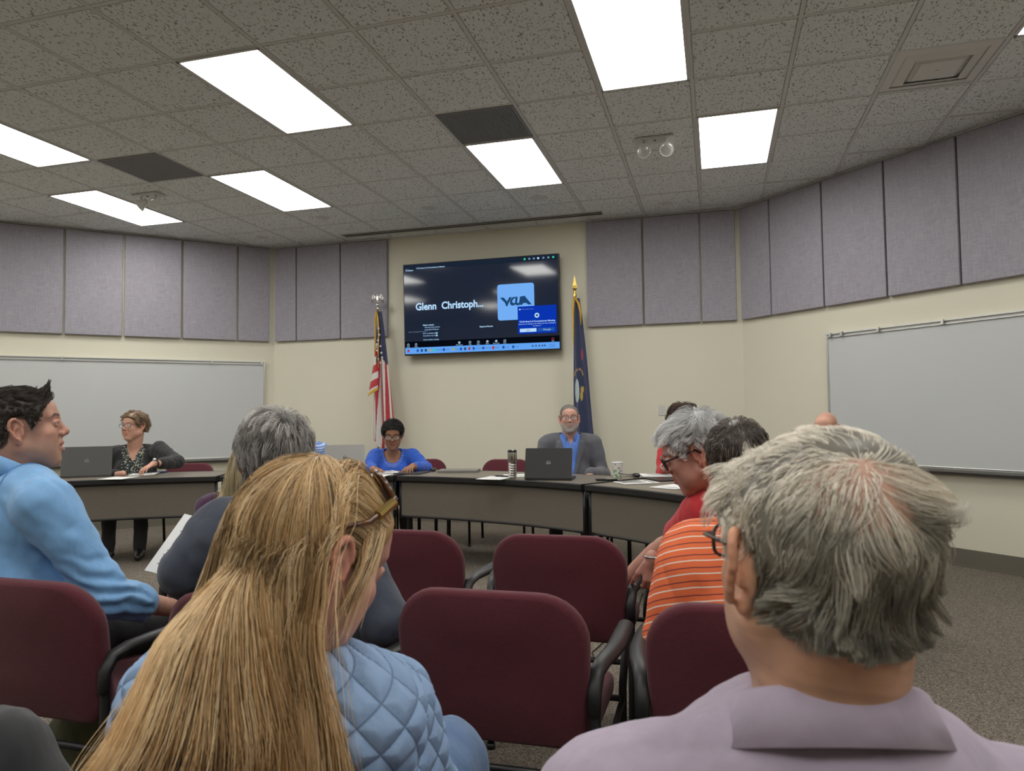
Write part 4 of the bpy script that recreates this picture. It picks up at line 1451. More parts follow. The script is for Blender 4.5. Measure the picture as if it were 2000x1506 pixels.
# ------------------------------------------------------------------ crescent tables
TC = (-2.9, 2.0); R0, R1 = 3.70, 4.44; TZ = .74
m_lam = mat('taupe_laminate', (.185, .160, .125), .38, noise=(60, .05), bump=(400, .05, None, .001))
m_pan = mat('taupe_panel', (.150, .132, .108), .55, noise=(150, .10))
def tp(a, r): return (TC[0] + r * sin(radians(a)), TC[1] + r * cos(radians(a)))
def crescent(a0, a1, lab):
    am = (a0 + a1) / 2; cx, cy = tp(am, (R0 + R1) / 2)
    t = thing('crescent_table', lab, 'table', (cx, cy, 0), 0, 'crescent tables of the board')
    n = 16
    def arc(r, a, b_): return [(tp(a + (b_ - a) * i / n, r)[0] - cx, tp(a + (b_ - a) * i / n, r)[1] - cy) for i in range(n + 1)]
    def band(name, r0, r1, z0, z1, m, da=.25, par=t, bevel=0):
        f = MB(); A = arc(r0, a0 + da, a1 - da); B_ = arc(r1, a0 + da, a1 - da); k = n + 1
        V = [(x, y, z0) for x, y in A] + [(x, y, z0) for x, y in B_] + [(x, y, z1) for x, y in A] + [(x, y, z1) for x, y in B_]
        F = []
        for i in range(n):
            F += [(i, i + 1, k + i + 1, k + i)[::-1], (2 * k + i, 2 * k + i + 1, 3 * k + i + 1, 3 * k + i), (i, i + 1, 2 * k + i + 1, 2 * k + i), (k + i, 3 * k + i, 3 * k + i + 1, k + i + 1)]
        F += [(0, k, 3 * k, 2 * k), (n, 2 * k + n, 3 * k + n, k + n)]
        f.add(V, F); return f.build(name, m, par, bevel=bevel)
    band('table_top', R0 + .02, R1 - .02, TZ - .030, TZ, m_lam, .45)
    band('edge_band', R0, R0 + .022, TZ - .042, TZ + .002, m_black, .2, bevel=.006)
    band('edge_band', R1 - .022, R1, TZ - .042, TZ + .002, m_black, .2, bevel=.006)
    for aa in (a0 + .35, a1 - .35):
        f = MB(); p, q = tp(aa, R0 + .01), tp(aa, R1 - .01); d = hypot(q[0] - p[0], q[1] - p[1])
        f.box(((p[0] + q[0]) / 2 - cx, (p[1] + q[1]) / 2 - cy, TZ - .020), (.022, d, .043), rz=-radians(aa)); f.build('edge_band', m_black, t)
    band('modesty_panel', R0 + .045, R0 + .060, .405, TZ - .050, m_pan, .45)
    f = MB()
    for z in (.395, TZ - .05):
        f.tube([(x, y, z) for x, y in arc(R0 + .052, a0 + .3, a1 - .3)], .011, 8)
    for aa in (a0 + .4, a1 - .4):
        x, y = tp(aa, R0 + .052); f.tube([(x - cx, y - cy, .39), (x - cx, y - cy, TZ - .04)], .014, 8)
    f.build('panel_rail', m_black, t, smooth=True)
    for aa in (a0 + 1.1, a1 - 1.1):
        for rr in (R0 + .10, R1 - .12):
            x, y = tp(aa, rr); f = MB(); f.tube([(x - cx, y - cy, .012), (x - cx, y - cy, TZ - .03)], .016, 10); f.lathe([(.022, 0), (.022, .014)], (x - cx, y - cy, 0), 12)
            f.build('leg', m_black, t, smooth=True)
        f = MB(); p, q = tp(aa, R0 + .10), tp(aa, R1 - .12); f.tube([(p[0] - cx, p[1] - cy, .68), (q[0] - cx, q[1] - cy, .68)], .012, 8); f.build('leg_brace', m_black, t, smooth=True)
    return t
crescent(-48.6, -21.0, 'curved taupe table on the left with the black-blazer woman behind it')
crescent(-20.9, 3.9, 'curved taupe table with the silver laptop, mostly hidden by the audience')
crescent(4.0, 32.1, 'curved taupe table at the centre with the steel tumbler and open black laptop')
crescent(32.2, 59.5, 'curved taupe table on the right with the paper cup and magazine')

# ------------------------------------------------------------------ stacking armchairs
m_burg = mat('burgundy_fabric', (.085, .012, .020), .92, sheen=.10)
tex_weave(m_burg, (.100, .012, .022), 900, .30)
m_pu = mat('black_urethane', (.020, .020, .021), .45, bump=(200, .08, None, .001))
def sq(w, h, r, n=8, taper=0.0):
    pts = []
    for cx, cz, a0, rr in ((w / 2 - r, h / 2 - r, 0, r), (-w / 2 + r, h / 2 - r, 90, r), (-w / 2 + r * .45, -h / 2 + r * .45, 180, r * .45), (w / 2 - r * .45, -h / 2 + r * .45, 270, r * .45)):
        for k in range(n + 1):
            a = radians(a0 + 90 * k / n); pts.append((cx + rr * cos(a), cz + rr * sin(a)))
    return [(x * (1 - taper * (.5 - z / h)), z) for x, z in pts]
def pad(name, w, h, r, th, m, parent, curve, place, taper=.0, crown=.012):
    """upholstered shell: outline rings from back to front with a soft edge"""
    base = sq(w, h, r, 8, taper); n = len(base); V = []; F = []
    prof = [(0.0, -.30), (.35, -.485), (.85, -.5), (.96, -.42), (1.0, -.15), (1.0, .15), (.96, .42), (.85, .5), (.35, .56), (0.0, .60)]
    rings = []
    for s_, t_ in prof:
        ring = []
        for x, z in base:
            inset = (1 - s_) if s_ > .8 else None
            if s_ > .8: X, Z = x - np.sign(x) * (1 - s_) * .10 * min(1, abs(x) / (w * .4)), z - np.sign(z) * (1 - s_) * .10 * min(1, abs(z) / (h * .4))
            else: X, Z = x * s_ * .95, z * s_ * .95
            ring.append(len(V)); V.append(place(X, Z, t_ * th + curve(X, Z)))
        rings.append(ring)
    for a, b_ in zip(rings, rings[1:]):
        for k in range(n): F.append((a[k], a[(k + 1) % n], b_[(k + 1) % n], b_[k]))
    f = MB(); f.add(V, F); o = f.build(name, m, parent, smooth=True)
    return o
def make_chair():
    t = thing('armchair', 'x', 'chair')
    # seat surface z .46, back leans 9 degrees; origin under the seat centre, front +y
    def back(X, Z, d):
        z = .600 + Z; y = -.225 - .16 * (z - .45) + d
        return (X, y, z)
    pad('backrest', .515, .395, .130, .050, m_burg, t, lambda X, Z: -.030 * (1 - (X / .25) ** 2) + .0 * Z, back, taper=.06)
    def seat(X, Z, d): return (X, Z + .005, .435 + d * 1.0 - .02 * max(0, Z / .23) ** 2)
    pad('seat', .50, .48, .10, .065, m_burg, t, lambda X, Z: 0, seat)
    f = MB()
    for x in (-.20, .20): f.tube([(x, -.14, .405), (x, -.205, .405), (x, -.222, .43), (x, -.226, .50)], .010, 8)
    f.box((0, .0, .398), (.36, .34, .014))
    f.build('seat_frame', m_black, t, smooth=False)
    for sx in (-1, 1):
        f = MB(); f.tube([(sx * .265, .215, .012), (sx * .268, .212, .40), (sx * .285, .200, .570)], .0125, 10); f.lathe([(.017, 0), (.017, .02)], (sx * .265, .215, 0), 10); f.build('leg', m_black, t, smooth=True)
        f = MB(); f.tube([(sx * .262, -.285, .012), (sx * .262, -.262, .30), (sx * .262, -.262, .545), (sx * .264, -.240, .582), (sx * .270, -.20, .597)], .0135, 10); f.lathe([(.017, 0), (.017, .02)], (sx * .262, -.285, 0), 10); f.build('leg', m_black, t, smooth=True)
        f = MB(); f.tube([(sx * .262, -.272, .500), (sx * .262, -.266, .555), (sx * .264, -.240, .594), (sx * .272, -.190, .606), (sx * .284, -.130, .610), (sx * .291, -.06, .610), (sx * .291, .06, .608), (sx * .288, .17, .602), (sx * .284, .215, .588)],
                         [.016, .018, .020, .022, .024, .025, .025, .023, .012], 12, flat=(1.0, .62)); f.build('armrest', m_pu, t, smooth=True)
        f = MB(); f.tube([(sx * .266, -.262, .33), (sx * .266, .21, .36)], .010, 8); f.build('side_rail', m_black, t, smooth=True)
    f = MB(); f.tube([(-.265, .16, .385), (.265, .16, .385)], .010, 8); f.build('cross_rail', m_black, t, smooth=True)
    f = MB(); f.tube([(-.262, -.262, .345), (.262, -.262, .345)], .010, 8); f.build('cross_rail', m_black, t, smooth=True)
    return t
chair0 = make_chair(); _used = [False]
def chair(x, y, c, lab, group):
    """x, y: foot of the backrest; c compass heading"""
    o = chair0 if not _used[0] else copy_tree(chair0)
    _used[0] = True
    M = Matrix.Rotation(-radians(c), 4, 'Z'); p = Vector((x, y, 0)) - M @ Vector((0, -.29, 0))
    o.location = p; o.rotation_euler = (0, 0, -radians(c)); o['label'] = lab; o['group'] = group
    return o
G1, G2, G3 = 'burgundy armchairs in the audience', 'burgundy armchairs in the audience', 'burgundy armchairs behind the board tables'
chair(-.565, 1.76, 0, 'empty burgundy armchair at bottom centre, beside the blue quilted jacket', G1)
chair(.075, 1.75, 0, 'burgundy armchair under the man in the orange striped polo', G1)
chair(-.575, 2.62, 0, 'empty burgundy armchair in the middle, right behind the centre table', G2)
chair(-1.20, 2.63, 0, 'empty burgundy armchair half hidden by the blonde woman\'s face', G2)
chair(.06, 2.68, 0, 'burgundy armchair under the grey-haired man in red', G2)
chair(-1.87, 1.60, 2, 'burgundy armchair at left under the man in the light blue pullover', G1)
chair(-1.14, 1.58, 3, 'burgundy armchair under the grey-haired man in the navy jacket', G1)
chair(-1.92, 2.45, 2, 'burgundy armchair under the woman in the purple top', G2)
chair(-.60, .54, 4, 'burgundy armchair under the blonde woman in the quilted jacket', G1)
chair(.06, .46, 0, 'burgundy armchair under the man in the lavender shirt', G1)
chair(-1.24, .58, 3, 'burgundy armchair under the person with grey trousers at lower left', G1)

def board_chair(px, py, D, c, lab):
    q = at(px, py, D); return chair(q.x, q.y, c, lab, G3)
board_chair(372, 905, 7.45, 165, 'burgundy armchair with the black-blazer woman\'s elbow over its back')
board_chair(825, 905, 7.62, 158, 'burgundy armchair behind the woman in royal blue')
board_chair(990, 905, 7.40, 176, 'empty burgundy armchair behind the steel tumbler')
board_chair(1130, 905, 6.95, 168, 'burgundy armchair under the man in the grey suit')
board_chair(590, 905, 7.35, 165, 'burgundy armchair under the person in the checked shirt')
board_chair(1345, 905, 6.60, 190, 'burgundy armchair under the dark-haired woman in red')
board_chair(1615, 905, 5.75, 205, 'burgundy armchair under the bald man')

# ------------------------------------------------------------------ people: cloth materials
def cloth(name, c, rough=.85, bump=.25, sheen=.15, sc=18, noise=.05, stretch=(1, 1, .5)):
    return mat(name, c, rough, sheen=sheen, noise=(35, noise), bump=[(sc, bump, stretch, .02), (700, .15, None, .0008)])
m_lav = cloth('lavender_shirt_cloth', (.40, .335, .43), .8, .30)
def quilted():
    m = mat('quilted_denim_cloth', (.27, .40, .62), .8, attr=True, bump=[(45, .25, None, .01), (700, .15, None, .0008)])
    nt = m.node_tree; N = nt.nodes; L = nt.links; b = N['Principled BSDF']
    a_ = [n for n in N if n.type == 'ATTRIBUTE'][0]; sp = N.new('ShaderNodeSeparateXYZ'); L.new(a_.outputs['Vector'], sp.inputs[0])
    def mt(op, x, y=0.0):
        q = N.new('ShaderNodeMath'); q.operation = op
        for i, v in enumerate((x, y)):
            if isinstance(v, (int, float)): q.inputs[i].default_value = v
            else: L.new(v, q.inputs[i])
        return q.outputs[0]
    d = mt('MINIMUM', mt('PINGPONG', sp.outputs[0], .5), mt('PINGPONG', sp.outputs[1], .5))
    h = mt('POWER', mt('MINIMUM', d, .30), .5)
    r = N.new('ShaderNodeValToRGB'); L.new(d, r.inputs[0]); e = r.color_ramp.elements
    e[0].position = .022; e[0].color = (.17, .26, .43, 1); e[1].position = .040; e[1].color = (.27, .40, .62, 1)  # crease shade painted into the colour along the quilting lines
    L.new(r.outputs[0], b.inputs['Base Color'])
    prev = b.inputs['Normal'].links[0].from_socket
    bp = N.new('ShaderNodeBump'); bp.inputs['Strength'].default_value = .8; bp.inputs['Distance'].default_value = .008
    L.new(h, bp.inputs['Height']); L.new(prev, bp.inputs['Normal']); L.new(bp.outputs[0], b.inputs['Normal'])
    return m
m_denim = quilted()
m_denimc = cloth('denim_collar_cloth', (.27, .40, .62), .8, .3)
m_sky = cloth('light_blue_knit', (.20, .43, .76), .62, .35)
m_navy = cloth('navy_jacket_cloth', (.040, .050, .078), .8, .3)
m_jean = cloth('blue_denim', (.10, .17, .31), .9, .3)
def coord_cloth(name, build, rough=.85):
    """cloth whose printed pattern follows pattern coordinates stored on the mesh"""
    m = mat(name, (.5, .5, .5), rough, attr=True, bump=[(25, .2, (1, 1, .5), .02), (700, .15, None, .0008)])
    nt = m.node_tree; N = nt.nodes; L = nt.links; b = N['Principled BSDF']
    at_ = [n for n in N if n.type == 'ATTRIBUTE'][0]; sp = N.new('ShaderNodeSeparateXYZ'); L.new(at_.outputs['Vector'], sp.inputs[0])
    out = build(N, L, sp); L.new(out, b.inputs['Base Color']); return m
def _math(N, L, op, a, b_):
    q = N.new('ShaderNodeMath'); q.operation = op
    for i, v in enumerate((a, b_)):
        if isinstance(v, (int, float)): q.inputs[i].default_value = v
        else: L.new(v, q.inputs[i])
    return q.outputs[0]
def _ramp(N, L, f, stops, mode='CONSTANT'):
    r = N.new('ShaderNodeValToRGB'); r.color_ramp.interpolation = mode; L.new(f, r.inputs[0]); e = r.color_ramp.elements
    e[0].position, e[0].color = stops[0][0], (*stops[0][1], 1); e[1].position, e[1].color = stops[1][0], (*stops[1][1], 1)
    for p_, c in stops[2:]:
        x = e.new(p_); x.color = (*c, 1)
    return r.outputs[0]
OR_, WH_, DK_ = (.80, .165, .055), (.82, .66, .56), (.17, .035, .05)
m_stripe = coord_cloth('orange_striped_pique', lambda N, L, sp: _ramp(N, L, _math(N, L, 'FRACT', _math(N, L, 'DIVIDE', sp.outputs[2], .034), 0), [(0, OR_), (.14, WH_), (.25, OR_), (.60, DK_), (.68, OR_)]))
m_red = cloth('red_pique', (.50, .012, .020), .8, .3)
m_royal = cloth('royal_blue_knit', (.008, .085, .50), .75, .3)
m_suit = cloth('grey_suit_cloth', (.085, .088, .105), .8, .2)
m_shirtblue = cloth('blue_shirt_cloth', (.095, .21, .62), .75, .2)
m_blk = cloth('black_blazer_cloth', (.012, .012, .014), .85, .2)
def _floral(N, L, sp):
    tc = N.new('ShaderNodeTexCoord'); t = N.new('ShaderNodeTexVoronoi'); t.inputs['Scale'].default_value = 105; L.new(tc.outputs['Object'], t.inputs['Vector'])
    return _ramp(N, L, t.outputs['Color'], [(0, (.012, .014, .014)), (.52, (.30, .29, .24)), (.66, (.03, .04, .035)), (.80, (.05, .13, .11)), (.88, (.40, .38, .33))])
m_floral = coord_cloth('floral_blouse_cloth', _floral)
m_purple = cloth('purple_knit', (.060, .014, .055), .85, .2)
def _ging(N, L, sp):
    fx = _math(N, L, 'GREATER_THAN', _math(N, L, 'FRACT', _math(N, L, 'DIVIDE', sp.outputs[0], .020), 0), .5)
    fz = _math(N, L, 'GREATER_THAN', _math(N, L, 'FRACT', _math(N, L, 'DIVIDE', sp.outputs[2], .020), 0), .5)
    return _ramp(N, L, _math(N, L, 'MULTIPLY', _math(N, L, 'ADD', fx, fz), .5), [(0, (.66, .70, .78)), (.3, (.22, .34, .62)), (.8, (.03, .10, .40))])
m_ging = coord_cloth('gingham_cloth', _ging)
m_dkgrey = cloth('charcoal_trouser_cloth', (.036, .037, .040), .9, .35, sc=12)
m_dark = cloth('dark_trouser_cloth', (.015, .015, .018), .9, .2)
m_shoe = mat('black_shoe_leather', (.012, .011, .010), .35)
m_gblack = mat('black_acetate', (.010, .010, .011), .2, coat=.5)
m_gthin = mat('dark_metal_frame', (.06, .045, .04), .3, .6)
m_lensc = mat('clear_lens', (.9, .92, .93), .03, trans=.0, alpha=.12, spec=.8)
m_tort = mat('tortoise_acetate', (.10, .035, .012), .2, coat=.6, noise=(60, .9))
m_slens = mat('brown_lens', (.16, .07, .02), .06, spec=.9, alpha=.85)
m_gold = mat('gold_metal', (.65, .48, .18), .3, 1.0)
m_steel = mat('steel_metal', (.45, .45, .46), .25, 1.0)

FAIR, PINK, TAN, BROWN = (.50, .285, .205), (.56, .30, .235), (.50, .26, .165), (.33, .165, .095)


def pix(px, py, D): return tuple(at(px, py, D))


# ---------------- man in the lavender shirt (nearest, back of the head)
def man_lavender():
    p = Person('person in a lavender collared shirt with tousled grey hair and glasses, seen from behind', pix(1600, 1098, .655), hc=-24, hp=3, hr=1, hs=.985, tc=-6, lean=6, neck=pix(1606, 1515, .68), sh=1.10, w=1.06, neckr=.060, skin=(.60, .345, .225), headkw=dict(fat=.003, ear=.020))
    M = frame((p.pel.x, p.pel.y, 0), -6)
    for sd in (-1, 1):
        sh = p.shoulder(sd); e = p.T @ Vector((.245 * sd, .05, .14)); p.arm(sd, e, p.T @ Vector((.16 * sd, .30, .08)))
    p.seated_legs(-6)
    keep = hairline(0, 0, -.016)
    def thin(P):
        return .80 * np.exp(-(((P[:, 0] + .012) / .042) ** 2 + ((P[:, 1] + .085) / .050) ** 2 + ((P[:, 2] - .062) / .028) ** 2))
    def paint(V, q, C):
        # darker streaks across the back of the neck
        n = noise3(q * np.array((.3, .3, 2.2)) + np.array((0, 0, .3)) * q[:, :1], 120, 4)
        w = ((q[:, 2] < -.03) & (q[:, 1] < .02))
        C = C * (1 - .18 * (w * np.clip(n, 0, 1))[:, None])
        return C
    def neckcrease(P): pass
    ex = []
    # creases across the back of the neck
    for k in range(7):
        z = -.098 - .012 * k
        pts = [p.H @ (Vector((.062 * sin(a), -.048 - .060 * cos(a), z + .010 * sin(a * 1.7 + k * 1.3) - .012 * k * .12)) * p.hs) for a in np.linspace(-1.3, 1.0, 9)]
        for a, b in zip(pts, pts[1:]): ex.append(RC(a, b, .0028, .0028, k=.006, op=-1))
    hd = [p.hcore, ]
    p.body(extra=ex, h=.008, fine=.0024, pk=dict(brow=(.3, .28, .25), stubble=((.40, .30, .25), .25), scalp=(.52, .30, .22), hair_z=keep), paint=paint, headbox=.165)
    m = p.body
    lt = lambda q: sstep(.0, .07, q)
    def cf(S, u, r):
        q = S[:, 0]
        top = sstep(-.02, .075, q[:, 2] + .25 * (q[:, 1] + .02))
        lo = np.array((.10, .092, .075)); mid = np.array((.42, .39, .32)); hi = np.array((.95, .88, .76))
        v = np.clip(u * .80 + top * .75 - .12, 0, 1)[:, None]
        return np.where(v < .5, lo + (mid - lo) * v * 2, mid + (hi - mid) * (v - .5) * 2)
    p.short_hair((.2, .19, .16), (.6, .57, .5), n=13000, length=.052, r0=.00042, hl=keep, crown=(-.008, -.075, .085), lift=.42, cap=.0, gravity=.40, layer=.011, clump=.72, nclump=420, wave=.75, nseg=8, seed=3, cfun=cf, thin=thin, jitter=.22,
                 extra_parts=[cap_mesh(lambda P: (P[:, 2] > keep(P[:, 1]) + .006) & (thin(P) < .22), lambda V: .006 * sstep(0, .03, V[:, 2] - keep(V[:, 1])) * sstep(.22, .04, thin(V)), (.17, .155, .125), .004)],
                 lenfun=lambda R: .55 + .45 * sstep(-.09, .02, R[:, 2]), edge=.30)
    p.glasses(m_gblack, w=.066, h=.017, r=.0019, z=.010, lens=m_lensc, dy=.106, hook=False)
    p.garment('shirt', p.top_prims(g=.014, sleeve=1.0), m_lav, h=.006, fold=.003, fs=22, neck=.060, seed=2, neckz=.070, extra=[EL(pix(1612, 1452, .668), (.122, .112, .062), k=.04)])
    # yoke seam
    MC = Matrix.Translation(pix(1604, 1425, .672)) @ frame((0, 0, 0), -14, 4, 1)
    p.collar(m_lav, r0=.078, r1=.110, top=.030, drop=.050, M=MC, tilt=25, th=.003, front=.03)
    p.trousers(m_dkgrey, g=.016); p.shoes(m_shoe)
    return p


# ---------------- blonde woman in the quilted jacket
def woman_quilted():
    p = Person('person with long blonde hair, sunglasses on the head and a quilted light blue jacket', pix(608, 1085, .93), hc=27, hp=29, hr=4, hs=1.0, tc=14, lean=10, neck=pix(575, 1300, .97), sh=.98, w=.96, bust=.8, neckr=.047, skin=(.60, .32, .25), headkw=dict(ear=.010, jaw=.92))
    T_ = p.T
    p.arm(1, pix(815, 1560, 1.07), pix(700, 1640, 1.25), shoulder=pix(742, 1398, 1.02))
    p.arm(-1, pix(285, 1560, .98), pix(420, 1640, 1.2), shoulder=pix(350, 1370, .97))
    p.seated_legs(16, spread=.10, reach=.44, kz=.52)
    p.leg(1, pix(868, 1490, 1.30), pix(920, 1900, 1.38), pix(970, 1960, 1.5))
    keep = hairline(.004, 0, 0)
    p.body(h=.007, fine=.0024, pk=dict(brow=(.25, .15, .08), scalp=(.25, .15, .07), hair_z=keep), gaze=(0, -20), headbox=.16)
    Hi = p.H.inverted()
    # hair: combed back off the face, falling over the back and the left shoulder
    col_prims = CRAN + xform(inflate(xform(torso_prims(**p.tp), p.T), .016), Hi) 
    dn = np.array(Hi.to_3x3() @ Vector((0, 0, -1))); lf = np.array(Hi.to_3x3() @ (-CR)); bk = np.array(Hi.to_3x3() @ (-CF))
    def field(P, t):
        _, g = sdf_grad(CRAN, P)
        d = np.tile(np.array((0, -1.0, .18)), (len(P), 1))
        d[:, 0] += np.sign(P[:, 0]) * .35 * (P[:, 1] > .02)
        d = d - (d * g).sum(1, keepdims=True) * g
        a = np.maximum(sstep(.03, -.055, P[:, 1]) * sstep(.02, .10, np.full(len(P), t)), sstep(-.02, -.075, P[:, 2]))[:, None]
        side = np.clip((P[:, 0] + .0) / .08, -1, 1)[:, None]
        fan = (.13 - .05 * side)
        fall = dn + lf * fan + bk * .04
        return d * (1 - a) * 1.4 + fall * (a + .04)
    K = lambda P: (P[:, 2] > keep(P[:, 1]) + .002)
    R, N = scalp_roots(9500, K, seed=5)
    R1, N1 = scalp_roots(3600, lambda P: K(P) & (P[:, 2] < keep(P[:, 1]) + .022) & (P[:, 1] > -.01), seed=15)
    R = np.concatenate([R, R1]); N = np.concatenate([N, N1])
    S, cid = grow(R, N, .60 - 1.2 * np.clip(R[:, 2] + .02, -.05, .02), 28, field, prims=col_prims, lift=.22, off=.003, gravity=.0, clump=.60, nclump=260, wave=.34, wfreq=15, jitter=.06, seed=6, layer=.010, stiff=.38)
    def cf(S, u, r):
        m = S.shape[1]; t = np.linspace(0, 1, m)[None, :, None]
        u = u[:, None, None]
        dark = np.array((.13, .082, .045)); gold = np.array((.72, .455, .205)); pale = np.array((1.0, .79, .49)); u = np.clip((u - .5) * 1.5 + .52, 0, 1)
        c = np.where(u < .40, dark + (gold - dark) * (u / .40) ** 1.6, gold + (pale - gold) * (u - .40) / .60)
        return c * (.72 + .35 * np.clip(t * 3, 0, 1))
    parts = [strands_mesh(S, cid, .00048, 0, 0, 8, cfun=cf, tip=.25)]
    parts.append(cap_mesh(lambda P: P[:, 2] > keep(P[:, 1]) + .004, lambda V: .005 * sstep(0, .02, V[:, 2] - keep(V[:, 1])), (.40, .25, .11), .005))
    # front locks drop past the temple and before the ear
    tr = np.random.default_rng(4); n = 700
    R2 = R[(R[:, 0] > .035) & (R[:, 1] > .02)][:9]
    if len(R2) > 20:
        _, N2 = sdf_grad(CRAN, R2)
        def f2(P, t): return dn * 1.0 + np.array((.15, -.30, 0)) + lf * .10
        S2_, c2 = grow(R2, N2, np.full(len(R2), .34), 22, f2, prims=col_prims, lift=.5, off=.006, gravity=0, clump=.6, nclump=25, wave=.35, wfreq=16, jitter=.10, seed=9, layer=.018, stiff=.75)
        parts.append(strands_mesh(S2_, c2, .0005, 0, 0, 12, cfun=cf, tip=.25))
    Rb, Nb = scalp_roots(150, lambda P: (P[:, 0] > .050) & (P[:, 1] > .005) & (P[:, 1] < .040) & (P[:, 2] > .03) & (P[:, 2] < .095), seed=21)
    def f3(P, t): return dn * 1.0 + np.array((0, -.34 - .2 * t, 0))
    S3, c3 = grow(Rb, Nb, np.full(len(Rb), .12), 14, f3, prims=col_prims + [EL((.080, -.008, 0), (.010, .022, .036), k=.01)], lift=.1, off=.003, gravity=0, clump=.6, nclump=30, wave=.15, wfreq=16, jitter=.05, seed=19, layer=.006, stiff=.35)
    parts.append(strands_mesh(S3, c3, .0005, 0, 0, 13, cfun=cf, tip=.25))
    p.hair(parts)
    # jacket with real diamond quilting
    ti = p.T
    def quilt(V, q, N):
        a = np.arctan2(q[:, 0], -(q[:, 1]) + .02) * .17; z = q[:, 2]
        s = .046
        u = (a + z * .85) / s; v = (a - z * .85) / s
        du = np.abs(u - np.round(u)) * s; dv = np.abs(v - np.round(v)) * s
        d = np.minimum(du, dv)
        return .0050 * (1 - np.exp(-(d / .009) ** 1.3)) - .003
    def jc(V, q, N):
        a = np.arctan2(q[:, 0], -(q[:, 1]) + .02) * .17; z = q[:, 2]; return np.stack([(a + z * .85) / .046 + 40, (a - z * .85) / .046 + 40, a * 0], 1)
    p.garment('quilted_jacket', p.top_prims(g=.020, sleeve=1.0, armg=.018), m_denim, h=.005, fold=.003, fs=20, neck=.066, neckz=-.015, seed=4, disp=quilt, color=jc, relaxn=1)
    p.trousers(m_jean, g=.016); p.shoes(m_shoe)
    p.collar(m_denimc, r0=.060, r1=.082, top=.020, drop=.030, tilt=12, th=.006, M=Matrix.Translation(p.nb) @ frame((0, 0, 0), 14, 12, 0))
    # sunglasses pushed up on the hair
    f = MB()
    def L(x, y, z): return p.H @ Vector((x, y, z))
    for sd in (-1, 1):
        pts = []
        for k in range(18):
            a = 2 * pi * k / 18
            X = .036 * sd + .029 * cos(a); Z = .124 - .014 * sin(a); Y = .036 + .022 * sin(a)
            pts.append(L(X, Y - .125 * abs(X) + .004, Z - abs(X) * .30))
        f.tube(pts, .0032, 8, closed=True)
        f.tube([L(.064 * sd, .034, .104), L(.076 * sd, .022, .086), L(.083 * sd, .0, .060), L(.082 * sd, -.03, .040)], [.0055, .005, .0035, .003], 8)
    f.tube([L(-.010, .042, .119), L(0, .044, .122), L(.010, .042, .119)], .0032, 8)
    g = f.build('sunglasses', m_tort, p.root, smooth=True, ws=True)
    for sd in (-1, 1):
        pts = []
        for k in range(18):
            a = 2 * pi * k / 18; X = .036 * sd + .028 * cos(a); Z = .124 - .0135 * sin(a); Y = .036 + .0215 * sin(a)
            pts.append(L(X, Y - .125 * abs(X) + .004, Z - abs(X) * .30))
        l = MB(); nb_ = [q - (p.H.to_3x3() @ Vector((0, .0015, .001))) for q in pts]
        l.add(pts + nb_, [tuple(range(18)), tuple(range(18, 36))[::-1]] + [(i, (i + 1) % 18, 18 + (i + 1) % 18, 18 + i) for i in range(18)])
        l.build('lens', m_slens, g, ws=True)
    l = MB(); l.tube([L(.070, .031, .098), L(.081, .010, .072)], .0062, 8); l.build('hinge_plate', m_gold, g, ws=True)
    return p


